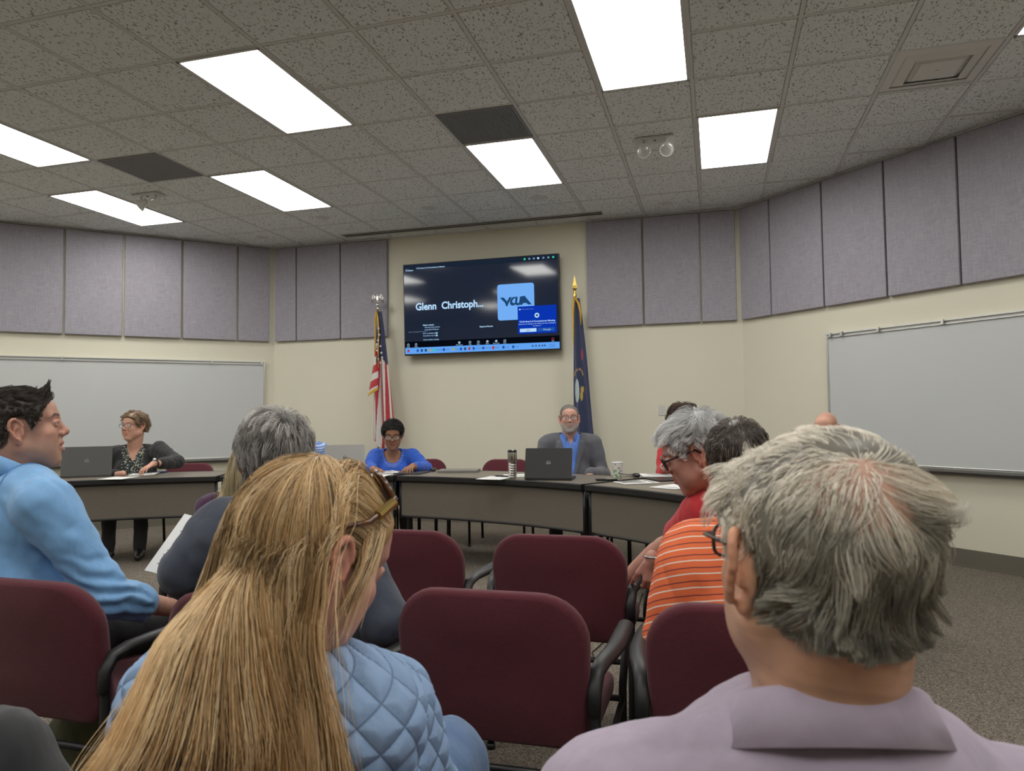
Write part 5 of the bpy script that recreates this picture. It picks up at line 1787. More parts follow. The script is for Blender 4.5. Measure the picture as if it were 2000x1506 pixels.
# ---------------- man in the light blue pullover, profile to the right
def man_sky():
    p = Person('person in a light blue quarter-zip pullover with spiky dark hair, turning to talk', pix(46, 839, 2.30), hc=44, hp=-4, hr=0, hs=1.07, tc=10, lean=1, roll=-14, neck=pix(4, 945, 2.29), sh=1.12, w=1.15, belly=.02, neckr=.064, skin=(.57, .315, .235), headkw=dict(nose=.70, mouth=.006, ear=.014))
    p.arm(1, pix(212, 1165, 2.17), pix(352, 1190, 2.36), shoulder=pix(88, 985, 2.15))
    p.arm(-1, p.P(-.22, .16, .24), p.P(-.12, .38, .18))
    p.seated_legs(10, kz=.52, reach=.45)
    keep = hairline(-.002, .02, 0)
    hp_ = hand_prims(pix(352, 1190, 2.36), Matrix(((-CF.x, CR.x, CU.x), (-CF.y, CR.y, CU.y), (-CF.z, CR.z, CU.z))), side=1, curl=(20, 25, 15), s=1.0)
    p.body(extra=hp_, h=.007, fine=.0026, pk=dict(brow=(.045, .03, .022), stubble=((.40, .27, .20), .35), scalp=(.10, .075, .06), hair_z=keep, red=.12), gaze=(-10, -10), iris=(.05, .04, .03))
    def cf(S, u, r):
        q = S[:, 0]; side = sstep(.045, .02, q[:, 2]) * (q[:, 1] < .04)
        dk = np.array((.020, .014, .011)); md = np.array((.060, .042, .033)); gr = np.array((.23, .20, .18))
        c = dk + (md - dk) * u[:, None]
        g = (r.uniform(0, 1, len(u)) < side * .5); return np.where(g[:, None], gr, c)
    def ln(R): return .35 + .9 * sstep(.055, .10, R[:, 2]) + .55 * (R[:, 1] > .045) * (R[:, 2] > .06)
    def fld(P, t):
        d = np.tile(np.array((0, .95, -.10)), (len(P), 1)); up = (sstep(.03, .07, P[:, 1]) * sstep(.05, .08, P[:, 2]))[:, None]
        side = (np.clip(.05 - P[:, 2], 0, 1) * 14)[:, None]
        return d + up * np.array((0, -.25, 1.9)) + side * np.array((0, -.9, -.9))
    p.short_hair((.02, .014, .01), (.06, .04, .03), n=5500, length=.030, r0=.00055, hl=keep, lift=.35, cap=.007, gravity=.05, layer=.006, clump=.8, nclump=260, wave=.25, nseg=6, seed=2, cfun=cf, curl=fld, lenfun=ln, capcol=(.035, .026, .021), jitter=.12, caph=.004)
    m = m_sky
    ex = []
    # sleeve bunched above the elbow cuff
    a, b, c = p.arms[1]
    for k, t in enumerate((.10, .22, .33, .42)):
        q = b.lerp(c, t); ex.append(RC(q + Vector((0, 0, .018)), q - Vector((0, 0, .02)) + (c - b) * .05, .042 - .002 * k, .038, k=.010))
    for t in (.55, .75, .9):
        q = a.lerp(b, t); ex.append(RC(q + CR * .03 + CU * .01, q - CR * .035 - CU * .02, .038, .040, k=.012))
    def disp(V, q, N):
        # diagonal drag folds from the armpit and at the elbow
        sh = np.array(a); el = np.array(b); d = (el - sh); L2 = d @ d; t = ((V - sh) @ d) / L2
        s = sstep(.35, 1.0, t) * (np.linalg.norm(V - sh - np.clip(t, 0, 1.2)[:, None] * d, axis=1) < .09)
        u = np.array(CU); rr = np.array(CR)
        w = np.sin(((V @ u) * 1.0 + (V @ rr) * .35 + .012 * noise3(V, 25, 5)) * 150)
        bk = .0045 * noise3(np.stack([V @ (u * .8 + rr * .6), (V @ (u * -.6 + rr * .8)) * .3, V[:, 1] * .3], 1), 42, 9) * (1 - s)
        return .0050 * w * s + bk
    p.garment('pullover', p.top_prims(g=.018, sleeve=.72, armg=.016), m, h=.006, fold=.004, fs=16, neck=.070, neckz=-.012, seed=3, extra=ex, disp=disp)
    p.collar(m, r0=.066, r1=.080, top=.030, drop=.050, tilt=16, th=.005, open_=20, M=Matrix.Translation(pix(14, 922, 2.25)) @ frame((0, 0, 0), 24, 14, 0))
    tp_ = p.top_prims(g=.018, sleeve=.72, armg=.016); ms = mat('blue_seam_thread', (.10, .26, .52), .8)
    c0 = p.T @ Vector((.140, -.01, .43 * p.L)); A = p.T.to_3x3()
    p.seam(tp_, [c0 + A @ Vector((.02 * cos(t), .085 * sin(t), .085 * cos(t))) for t in np.linspace(-2.4, 1.2, 22)], ms, off=.0005)
    p.trousers(m_dark, g=.014); p.shoes(m_shoe)
    return p


# ---------------- grey-haired man in the navy jacket
def man_navy():
    p = Person('person in a dark navy jacket with thick grey hair, seen from behind', pix(535, 894, 2.06), hc=-42, hp=4, hr=0, hs=1.06, tc=-8, lean=6, neck=pix(548, 995, 2.06), sh=1.10, w=1.10, neckr=.060, skin=(.50, .27, .20))
    p.arm(-1, pix(358, 1118, 2.0), pix(430, 1190, 2.25), shoulder=pix(415, 1062, 2.03))
    p.arm(1, pix(752, 1215, 2.02), pix(700, 1240, 2.3), shoulder=pix(675, 1060, 2.12))
    p.seated_legs(-4)
    keep = hairline(0, 0, -.036)
    p.body(h=.009, fine=.004, pk=dict(scalp=(.18, .16, .15), hair_z=keep, red=.35))
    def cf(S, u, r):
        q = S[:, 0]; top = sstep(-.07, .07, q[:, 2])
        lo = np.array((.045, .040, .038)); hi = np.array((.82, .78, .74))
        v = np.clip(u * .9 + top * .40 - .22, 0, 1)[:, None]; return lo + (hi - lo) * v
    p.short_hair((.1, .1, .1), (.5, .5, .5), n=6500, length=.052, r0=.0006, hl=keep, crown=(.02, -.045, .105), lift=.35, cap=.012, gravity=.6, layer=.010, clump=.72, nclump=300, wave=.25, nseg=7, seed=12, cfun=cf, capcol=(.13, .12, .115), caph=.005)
    p.garment('jacket', p.top_prims(g=.020, sleeve=1.0, armg=.020), m_navy, h=.008, fold=.005, fs=15, neck=.072, neckz=-.01, seed=6)
    p.collar(m_navy, r0=.068, r1=.088, top=.020, drop=.045, tilt=10, th=.004)
    p.collar(m_shirtblue, r0=.062, r1=.072, top=.036, drop=.030, tilt=10, th=.002, name='shirt_collar')
    p.trousers(m_dark); p.shoes(m_shoe)
    return p


# ---------------- man in the orange striped polo
def man_orange():
    p = Person('person in an orange striped polo shirt, head hidden behind the nearest grey head', pix(1442, 905, 2.12), hc=4, hp=8, hs=1.02, tc=-4, lean=22, neck=pix(1458, 1050, 2.03), sh=1.08, w=1.12, belly=.02, neckr=.058, skin=(.52, .28, .20), hunch=.012)
    p.arm(-1, pix(1290, 1290, 1.98), pix(1275, 1300, 2.28), shoulder=pix(1342, 1118, 2.0))
    p.arm(1, pix(1620, 1300, 2.05), pix(1560, 1300, 2.3), shoulder=pix(1585, 1085, 2.1))
    p.seated_legs(-2)
    keep = hairline(0, 0, -.03)
    p.body(h=.009, fine=.004, pk=dict(scalp=(.12, .09, .07), hair_z=keep))
    p.short_hair((.045, .034, .028), (.17, .135, .11), n=3500, length=.026, r0=.0007, hl=keep, lift=.4, cap=.008, gravity=.4, layer=.006, clump=.5, nclump=200, wave=.2, nseg=5, seed=22, capcol=(.05, .038, .03), grey=(.2, (.3, .27, .24)))
    def col(V, q, N):
        C = np.stack([q[:, 0] + 1, q[:, 1] + 1, q[:, 2] + .05 * q[:, 1] + .10 * np.clip(np.abs(q[:, 0]) - .15, 0, 1) + 1], 1)
        return C
    p.garment('striped_polo', p.top_prims(g=.020, sleeve=.36, armg=.022), m_stripe, h=.0045, fold=.003, fs=14, neck=.070, neckz=-.01, seed=7, color=col, relaxn=2)
    p.collar(m_stripe, r0=.066, r1=.085, top=.02, drop=.04, tilt=16, name='collar')
    p.trousers(m_dark); p.shoes(m_shoe)
    return p


# ---------------- grey-haired man in the red polo, head bowed to the left
def man_red():
    p = Person('person in a red polo shirt with silver hair and thick black glasses, looking down', pix(1357, 884, 2.52), hc=-90, hp=24, hr=-4, hs=1.09, tc=-38, lean=18, neck=pix(1430, 974, 2.60), sh=1.0, w=1.10, neckr=.056, skin=(.56, .29, .225), headkw=dict(ear=.013, fat=.003))
    p.arm(-1, pix(1296, 1070, 2.70), pix(1190, 1166, 2.98), shoulder=pix(1392, 1005, 2.5))
    p.arm(1, pix(1300, 1150, 2.75), pix(1275, 1095, 2.62), shoulder=pix(1440, 1030, 2.6))
    p.seated_legs(-30)
    keep = hairline(-.002, .0, -.02)
    M = Matrix(((CF.x, -CR.x, CU.x), (CF.y, -CR.y, CU.y), (CF.z, -CR.z, CU.z)))
    hl_ = hand_prims(pix(1190, 1166, 2.98), M, side=-1, curl=(25, 30, 20), s=1.0)
    M2 = Matrix(((CR.x, -CU.x, -CF.x), (CR.y, -CU.y, -CF.y), (CR.z, -CU.z, -CF.z)))
    hr_ = hand_prims(pix(1273, 1092, 2.62), M2, side=1, curl=(30, 40, 30), s=.95)
    p.body(extra=hl_ + hr_, h=.006, fine=.003, pk=dict(brow=(.42, .40, .38), scalp=(.45, .33, .28), hair_z=keep, red=.2), gaze=(0, -25))
    def cf(S, u, r):
        q = S[:, 0]; lowb = sstep(.02, -.05, q[:, 2]) * (q[:, 1] < 0)
        lo = np.array((.24, .235, .23)); hi = np.array((.92, .92, .92))
        v = np.clip(u * 1.1 + .18 - .45 * lowb, 0, 1)[:, None]; return lo + (hi - lo) * v
    def fld(P, t):
        _, g = sdf_grad(CRAN, P)
        d = P - np.array((-.03, -.06, .10)); d = d - (d * g).sum(1, keepdims=True) * g
        d /= np.linalg.norm(d, axis=1, keepdims=True) + 1e-3
        return d + np.array((0, .25, -.15))
    p.short_hair((.2, .2, .2), (.7, .7, .7), n=5500, length=.060, r0=.0006, hl=keep, lift=.50, cap=.012, gravity=.25, layer=.013, clump=.75, nclump=220, wave=.45, nseg=8, seed=32, cfun=cf, curl=fld, capcol=(.36, .355, .35), caph=.005, jitter=.12, lenfun=lambda R: .42 + .58 * sstep(.045, .10, R[:, 2]))
    p.glasses(m_gblack, w=.070, h=.020, r=.0030, z=.008, lens=m_lensc, dy=.104, round_=.5)
    p.garment('red_polo', p.top_prims(g=.018, sleeve=.30, armg=.020), m_red, h=.007, fold=.004, fs=16, neck=.068, neckz=-.01, seed=8)
    p.collar(m_red, r0=.062, r1=.084, top=.026, drop=.045, tilt=16, th=.003, M=Matrix.Translation(p.nb) @ frame((0, 0, 0), -45, 20, 0))
    f = MB(); c = Vector(pix(1275, 1086, 2.61)); f.tube([c + (CR * cos(a) + CF * sin(a)) * .031 for a in np.linspace(0, 2 * pi, 21)[:-1]], .004, 6, closed=True)
    f.build('bracelet', m_steel, p.root, smooth=True, ws=True)
    p.trousers(m_dark); p.shoes(m_shoe)
    return p


# ---------------- woman in the purple top (far left row)
def woman_purple():
    p = Person('person with long pale blonde hair in a purple cut-out top, partly hidden', pix(492, 925, 3.12), hc=-20, hp=6, hs=.98, tc=-8, lean=5, neck=pix(486, 972, 3.12), sh=.92, w=.92, bust=.6, skin=(.58, .34, .27), neckr=.046)
    for sd in (-1, 1): p.arm(sd, p.P(.225 * sd, .04, .22), p.P(.15 * sd, .28, .15))
    p.seated_legs(-4)
    keep = hairline(0)
    p.body(h=.010, fine=.005, pk=dict(scalp=(.40, .30, .17), hair_z=keep))
    Hi = p.H.inverted(); prm = CRAN + xform(inflate(xform(torso_prims(**p.tp), p.T), .012), Hi)
    R, N = scalp_roots(1500, lambda P: P[:, 2] > keep(P[:, 1]), seed=44)
    def f(P, t):
        _, g = sdf_grad(CRAN, P); d = P - np.array((0, 0, .12)); d = d - (d * g).sum(1, keepdims=True) * g
        return d * 8 * (1 - t) + np.array((0, 0, -1.2))
    S, cid = grow(R, N, np.full(len(R), .34), 14, f, prims=prm, lift=.3, off=.004, gravity=.2, clump=.5, nclump=90, wave=.3, seed=45, layer=.02, stiff=.55)
    p.hair([strands_mesh(S, cid, .0014, (.34, .25, .12), (.66, .56, .36), 3), cap_mesh(lambda P: P[:, 2] > keep(P[:, 1]), .008, (.45, .35, .18), .008)])
    nb = np.array(p.nb)
    def cut(q):
        zz = q[:, 2] - .485 * p.L
        return np.minimum.reduce([-q[:, 1], .055 - np.abs(q[:, 0] + .07), np.maximum(.020 - np.abs(zz + .085), zz + .035)])
    p.garment('purple_top', p.top_prims(g=.008, sleeve=.42), m_purple, h=.009, neck=.085, neckz=-.04, cut=cut, seed=9)
    p.trousers(m_dark)


# ---------------- person in the blue gingham shirt
def person_gingham():
    p = Person('person in a blue checked shirt, head hidden behind the grey-haired man', pix(572, 874, 6.7), hc=170, hp=35, tc=165, lean=22, neck=pix(588, 870, 6.78), sh=1.1, w=1.1, skin=FAIR)
    for sd in (-1, 1): p.arm(sd, p.P(.30 * sd, .10, .20), p.P(.12 * sd, .34, .22))
    p.seated_legs(165, reach=.40)
    p.body(h=.014, fine=.008, pk=dict(brow=(.1, .07, .05), scalp=(.08, .06, .05), hair_z=hairline(0)))
    def col(V, q, N):
        return np.stack([q[:, 0] + q[:, 1] + 2, q[:, 1] + 1, q[:, 2] + 1], 1)
    p.garment('checked_shirt', p.top_prims(g=.014), m_ging, h=.009, color=col, seed=10)
    p.short_hair((.05, .04, .03), (.16, .13, .11), n=500, length=.03, r0=.0016, cap=.010, nseg=4, caph=.012)
    p.trousers(m_dark, h=.016)


def face_tag(V, q, C): return C


# ---------------- woman in the black blazer
def woman_blazer():
    p = Person('person in a black blazer and patterned blouse with short brown hair and glasses', pix(262, 833, 6.85), hc=184, hp=2, hs=1.10, tc=147, lean=6, neck=pix(263, 877, 6.88), sh=1.02, w=1.10, bust=1.0, belly=.03, skin=(.58, .32, .235), headkw=dict(fat=.006), neckr=.056)
    p.arm(1, p.P(.27, .06, .20), pix(240, 925, 6.55))
    p.arm(-1, pix(345, 902, 6.78), pix(300, 906, 6.50), shoulder=pix(312, 880, 6.88))
    p.seated_legs(150, kz=.50, reach=.35)
    w = Vector(pix(300, 906, 6.50)); d = (Vector(pix(278, 918, 6.40)) - w).normalized(); up = Vector((0, 0, 1)); lat = d.cross(up).normalized(); up = lat.cross(d)
    M = Matrix((lat, d, up)).transposed()
    keep = hairline(-.004)
    p.body(extra=hand_prims(w, M, side=-1, curl=(14, 22, 15), spread=2.0), h=.007, fine=.004, pk=dict(brow=(.25, .17, .11), scalp=(.2, .13, .08), hair_z=keep), gaze=(10, 0))
    def fld(P, t):
        _, g = sdf_grad(CRAN, P); d = np.tile(np.array((.9, -.25, -.15)), (len(P), 1)); d[:, 0] *= np.where(P[:, 0] < -.03, -.6, 1)
        return d - (d * g).sum(1, keepdims=True) * g + np.array((0, -.1, -.35))
    p.short_hair((.12, .070, .040), (.42, .29, .19), n=2200, length=.055, r0=.0011, hl=keep, lift=.5, cap=.014, gravity=.15, layer=.010, clump=.6, nclump=90, wave=.2, nseg=6, seed=51, curl=fld, capcol=(.24, .155, .095), caph=.007)
    p.glasses(m_gblack, w=.070, h=.017, r=.0016, z=.010, lens=m_lensc, dy=.104, round_=.4)
    L = p.L
    p.garment('blazer', p.top_prims(g=.020, sleeve=.82, armg=.018), m_blk, h=.008, fold=.004, neck=.06, seed=11,
              cut=lambda q: np.minimum(q[:, 1], .040 + .055 * sstep(.0, .42 * L, q[:, 2]) - np.abs(q[:, 0])))
    p.garment('blouse', inflate(xform(torso_prims(**p.tp), p.T), .008), m_floral, h=.006, fold=.002, neck=.060, seed=12,
              cut=lambda q: np.minimum(q[:, 1] - .02, (q[:, 2] - .37 * L) * .45 - np.abs(q[:, 0])))
    f = MB(); a, b, c = p.arms[-1]; e = b.lerp(c, .93); dd = (c - b).normalized(); x = dd.orthogonal().normalized(); y = dd.cross(x)
    f.tube([e + (x * cos(t) + y * sin(t)) * .034 for t in np.linspace(0, 2 * pi, 21)[:-1]], .008, 6, closed=True)
    wst = f.build('watch_strap', m_gblack, p.root, smooth=True, ws=True)
    f = MB(); q = e + Vector((0, 0, .034)) - CF * .012; f.sphere(tuple(q), .020, 10); f.build('watch_case', m_steel, wst, smooth=True, ws=True)
    p.trousers(m_dark); p.shoes(m_shoe)


# ---------------- woman in the royal blue top
def woman_blue():
    p = Person('person in a royal blue beaded top with short curly black hair and glasses', pix(767, 850, 6.85), hc=157, hp=18, hs=1.04, tc=157, lean=12, neck=pix(767, 886, 6.93), sh=.98, w=1.02, bust=1.0, belly=.02, skin=BROWN, neckr=.050, headkw=dict(fat=.003))
    p.arm(1, pix(722, 915, 6.75), pix(728, 918, 6.52), shoulder=pix(733, 893, 6.90))
    p.arm(-1, pix(831, 915, 6.80), pix(806, 912, 6.50), shoulder=pix(806, 893, 6.95))
    p.seated_legs(157, reach=.35)
    ex = []
    for side, wp, tp_, cu in ((1, (730, 915, 6.52), (745, 922, 6.40), (15, 25, 15)), (-1, (806, 910, 6.50), (797, 917, 6.38), (25, 35, 20))):
        w = Vector(pix(*wp)); d = (Vector(pix(*tp_)) - w).normalized(); up = Vector((0, 0, 1)); lat = d.cross(up).normalized(); up = lat.cross(d)
        ex += hand_prims(w, Matrix((lat, d, up)).transposed(), side=side, curl=cu, spread=2.5)
    keep = hairline(0)
    p.body(extra=ex, h=.006, fine=.004, pk=dict(brow=(.03, .02, .015), lip=(.26, .07, .06), scalp=(.02, .015, .012), hair_z=keep), gaze=(0, -30))
    # tight curls
    R, N = scalp_roots(1100, lambda P: P[:, 2] > keep(P[:, 1]), seed=61)
    r = np.random.default_rng(6); n, m = len(R), 13; t = np.linspace(0, 1, m)[None, :, None]
    a = np.cross(N, r.normal(size=(n, 3))); a /= np.linalg.norm(a, axis=1, keepdims=True); b_ = np.cross(N, a); ph = r.uniform(0, 6.28, n)[:, None, None]
    S = R[:, None] + N[:, None] * (.004 + .030 * t) + (a[:, None] * np.cos(ph + t * 11) + b_[:, None] * np.sin(ph + t * 11)) * .009
    p.hair([strands_mesh(S, np.arange(n), .0016, (.004, .0035, .003), (.022, .017, .014), 3), cap_mesh(lambda P: P[:, 2] > keep(P[:, 1]), .007, (.008, .007, .006), .008)])
    p.glasses(m_gblack, w=.070, h=.019, r=.0022, z=.008, lens=m_lensc, dy=.104)
    f = MB()
    for sd in (-1, 1):
        c = p.H @ Vector((.084 * sd, .0, -.058)); f.tube([c + (p.H.to_3x3() @ Vector((0, cos(q), sin(q)))) * .016 for q in np.linspace(0, 2 * pi, 15)[:-1]], .0014, 5, closed=True)
    f.build('earring', m_gold, p.root, smooth=True, ws=True)
    L = p.L
    vn = lambda q: np.minimum(q[:, 1] + .02, (1 - np.sqrt((q[:, 0] / .080) ** 2 + ((q[:, 2] - .53 * L) / .090) ** 2)) * .08)
    p.garment('blue_top', p.top_prims(g=.014, sleeve=.86, armg=.016), m_royal, h=.007, fold=.003, neck=.068, neckz=-.02, seed=13, cut=vn)
    # beads round the neckline
    f = MB(); core = inflate(xform(torso_prims(**p.tp), p.T), .016)
    for row in (1.10, 1.25):
        for k in range(19):
            th = radians(-178 + 176 * k / 18)
            q = np.array(p.T @ Vector((.080 * row * cos(th), .20,   .53 * L + .090 * row * sin(th))))
            dirv = np.array(p.T.to_3x3() @ Vector((0, -1, 0)))
            for _ in range(40):
                dd = float(sdf_pts(core, q[None])[0])
                if dd < .001: break
                q = q + dirv * max(dd * .8, .0005)
            f.sphere(tuple(q), .0038, 6)
    f.build('bead', mat('pearl_bead', (.8, .8, .78), .3), p.root, smooth=True, ws=True)['kind'] = 'stuff'
    p.trousers(m_dark); p.shoes(m_shoe)


# ---------------- man in the grey suit
def man_suit():
    p = Person('person in a grey suit jacket and blue shirt with a grey beard and glasses', pix(1112, 818, 6.45), hc=167, hp=2, hs=1.04, tc=166, lean=2, neck=pix(1113, 853, 6.5), sh=1.08, w=1.10, belly=.02, skin=(.56, .31, .245), neckr=.060, headkw=dict(fat=.004))
    p.arm(1, p.P(.285, .06, .17), p.P(.16, .36, .22))
    p.arm(-1, pix(1178, 928, 6.42), p.P(-.16, .36, .20))
    p.seated_legs(168, reach=.38)
    ex = []
    for side in (1, -1):
        w = p.arms[side][2]; d = (p.T.to_3x3() @ Vector((-.4 * side, 1, 0))).normalized(); up = Vector((0, 0, 1)); lat = d.cross(up).normalized()
        ex += hand_prims(w, Matrix((lat, d, lat.cross(d))).transposed(), side=side, curl=(20, 30, 20))
    keep = hairline(.006, .06, 0)
    p.body(extra=ex, h=.008, fine=.0035, pk=dict(brow=(.22, .17, .14), beard=(.40, .37, .35), scalp=(.20, .17, .155), hair_z=keep), gaze=(0, 0))
    p.short_hair((.10, .085, .075), (.42, .39, .37), n=1800, length=.012, r0=.0009, hl=keep, lift=.6, cap=.003, gravity=.1, layer=.002, clump=.1, nseg=3, seed=71, capcol=(.20, .18, .165), caph=.007)
    p.glasses(m_gthin, w=.070, h=.016, r=.0013, z=.009, lens=m_lensc, dy=.104, round_=.4, upper=.0018)
    L = p.L
    vj = lambda q: np.minimum.reduce([q[:, 1], .010 + .20 * np.clip(q[:, 2] / L - .12, 0, .5) - np.abs(q[:, 0]), q[:, 2] - .12 * L])
    p.garment('suit_jacket', p.top_prims(g=.022, sleeve=1.0, armg=.022), m_suit, h=.008, fold=.004, fs=14, neck=.070, seed=14, cut=vj, extra=[])
    # lapels follow the opening
    core = inflate(xform(torso_prims(**p.tp), p.T), .024)
    def surf(x, z):
        q = np.array(p.T @ Vector((x, .26, z))); dv = np.array(p.T.to_3x3() @ Vector((0, -1, 0)))
        for _ in range(60):
            dd = float(sdf_pts(core, q[None])[0])
            if dd < .001 or np.dot(q - np.array(p.T.translation), dv) > .2: break
            q = q + dv * max(dd * .8, .0008)
        return q
    for sd in (-1, 1):
        V = []; n = 12
        for k in range(n + 1):
            t = k / n; z = (.12 + .36 * t) * L
            xi = .010 + .20 * (z / L - .12); wd = .012 + .050 * min(1, t * 1.4) * (1 if t < .80 else (1 - (t - .80) * 2.6))
            for j in range(4): V.append(surf(sd * (xi + wd * j / 3), z - (.01 * j / 3 if t > .7 else 0)))
        F = [(k * 4 + j, k * 4 + j + 1, (k + 1) * 4 + j + 1, (k + 1) * 4 + j) for k in range(n) for j in range(3)]
        o = link('lapel', np_mesh('lapel', np.array(V), np.array(F), np.full((len(V), 3), .5)), m_suit, p.root, True)
        md = o.modifiers.new('s', 'SOLIDIFY'); md.thickness = .008; md.offset = 0
    p.garment('blue_shirt', inflate(xform(torso_prims(**p.tp), p.T), .008), m_shirtblue, h=.008, fold=.002, neck=.060, neckz=.0, seed=15, cut=lambda q: np.minimum(q[:, 1] - .02, (q[:, 2] - .43 * L) * .5 - np.abs(q[:, 0])))
    p.collar(m_shirtblue, r0=.064, r1=.082, top=.042, drop=.040, tilt=14, th=.003, front=.035, open_=22, M=Matrix.Translation(p.nb) @ frame((0, 0, 0), 166, 2, 0), name='shirt_collar')
    p.trousers(m_dark); p.shoes(m_shoe)


# ---------------- dark-haired woman in red
def woman_red():
    p = Person('person in a red top with dark brown hair drinking from a mug, half hidden', pix(1334, 822, 6.0), hc=195, hp=22, hs=1.05, tc=185, lean=8, neck=pix(1336, 868, 6.1), sh=1.0, w=1.0, bust=.8, skin=FAIR)
    p.arm(1, pix(1294, 925, 5.95), pix(1303, 902, 5.78), shoulder=pix(1300, 885, 6.08))
    p.arm(-1, p.P(-.26, .08, .18), p.P(-.12, .34, .18))
    p.seated_legs(185, reach=.36)
    w = Vector(pix(1303, 903, 5.80)); d = (CU * .8 - CF * .2 + CR * .35).normalized(); lat = d.cross(-CF).normalized()
    keep = hairline(0)
    p.body(extra=hand_prims(w, Matrix((lat, d, lat.cross(d))).transposed(), side=1, curl=(40, 50, 35)), h=.008, fine=.004, pk=dict(brow=(.06, .03, .02), scalp=(.05, .03, .02), hair_z=keep))
    p.short_hair((.022, .012, .008), (.12, .065, .035), n=2400, length=.095, r0=.0012, hl=keep, crown=(0, -.03, .12), lift=.55, cap=.020, gravity=.35, layer=.022, clump=.6, nclump=100, wave=.4, nseg=8, seed=81, capcol=(.035, .02, .013), caph=.008)
    p.garment('red_top', p.top_prims(g=.012, sleeve=.9), m_red, h=.009, fold=.003, neck=.064, seed=16)
    p.trousers(m_dark)


# ---------------- bald man far right
def man_bald():
    p = Person('person with a bald head, only the crown showing over the nearest grey head', pix(1613, 838, 5.25), hc=200, hp=12, tc=200, lean=6, skin=(.60, .33, .24))
    for sd in (-1, 1): p.arm(sd, p.P(.25 * sd, .02, .17), p.P(.11 * sd, .26, .13))
    p.seated_legs(205, reach=.36)
    p.body(h=.012, fine=.004, pk=dict(brow=(.3, .25, .2)))
    p.garment('shirt', p.top_prims(g=.012), m_shirtblue, h=.012, seed=17); p.trousers(m_dark, h=.014)


# ---------------- person at the lower left edge, charcoal trousers
def person_trousers():
    p = Person('person in charcoal trousers, only a raised knee showing at the lower left corner', (-1.46, .80, 1.19), hc=10, tc=8, lean=4, skin=FAIR)
    for sd in (-1, 1): p.arm(sd, p.P(.25 * sd, .06, .22), p.P(.12 * sd, .30, .12))
    p.leg(1, pix(5, 1470, 1.30), pix(195, 1740, 1.33), pix(330, 1790, 1.38))
    M = frame((p.pel.x, p.pel.y, 0), 8); p.leg(-1, M @ Vector((-.12, .44, .50)), M @ Vector((-.12, .44, .09)), M @ Vector((-.12, .62, .04)))
    p.body(h=.014, fine=.008, pk=dict(brow=(.1, .07, .05), scalp=(.06, .04, .03), hair_z=hairline(0)))
    p.short_hair((.03, .02, .015), (.09, .06, .045), n=600, length=.03, r0=.0015, cap=.008, nseg=4, caph=.01)
    p.garment('sweater', p.top_prims(g=.014), m_dkgrey, h=.011, seed=18); p.trousers(m_dkgrey, g=.020, h=.008, fold=.006); p.shoes(m_shoe)


import time as _t
for fn in (man_lavender, woman_quilted, man_sky, man_navy, man_orange, man_red, woman_purple, person_gingham, woman_blazer, woman_blue, man_suit, woman_red, man_bald, person_trousers):
    _a = _t.time(); fn(); print('BUILT', fn.__name__, round(_t.time() - _a, 1))


# ------------------------------------------------------------------ things on the tables
m_lapd = mat('laptop_graphite', (.075, .073, .070), .42, .3)
m_lapb = mat('laptop_black', (.014, .012, .012), .42)
m_laps = mat('laptop_silver', (.30, .295, .285), .38, .5)
m_key = mat('keyboard_black', (.01, .01, .01), .5)
m_paper = mat('white_paper', (.74, .74, .73), .8)
m_ink = mat('printed_ink', (.10, .10, .11), .8)
m_logo = mat('laptop_logo_metal', (.28, .28, .28), .3, .8)
GD = 'open laptops on the board tables'


def onto(px, py, z=TZ + .0025): return atz(px, py, z)


def face(p):     # compass from p towards the viewpoint
    return math.degrees(atan2(-p.x, -p.y))


def slab(f, w, d, z0, z1, M=None, n=6, r=.008):
    f.prism(sq2(w, d, r), z0, z1, M)


def sq2(w, h, r, n=4):
    pts = []
    for cx, cy, a0 in ((w / 2 - r, h / 2 - r, 0), (-w / 2 + r, h / 2 - r, 90), (-w / 2 + r, -h / 2 + r, 180), (w / 2 - r, -h / 2 + r, 270)):
        for k in range(n + 1):
            a = radians(a0 + 90 * k / n); pts.append((cx + r * cos(a), cy + r * sin(a)))
    return pts


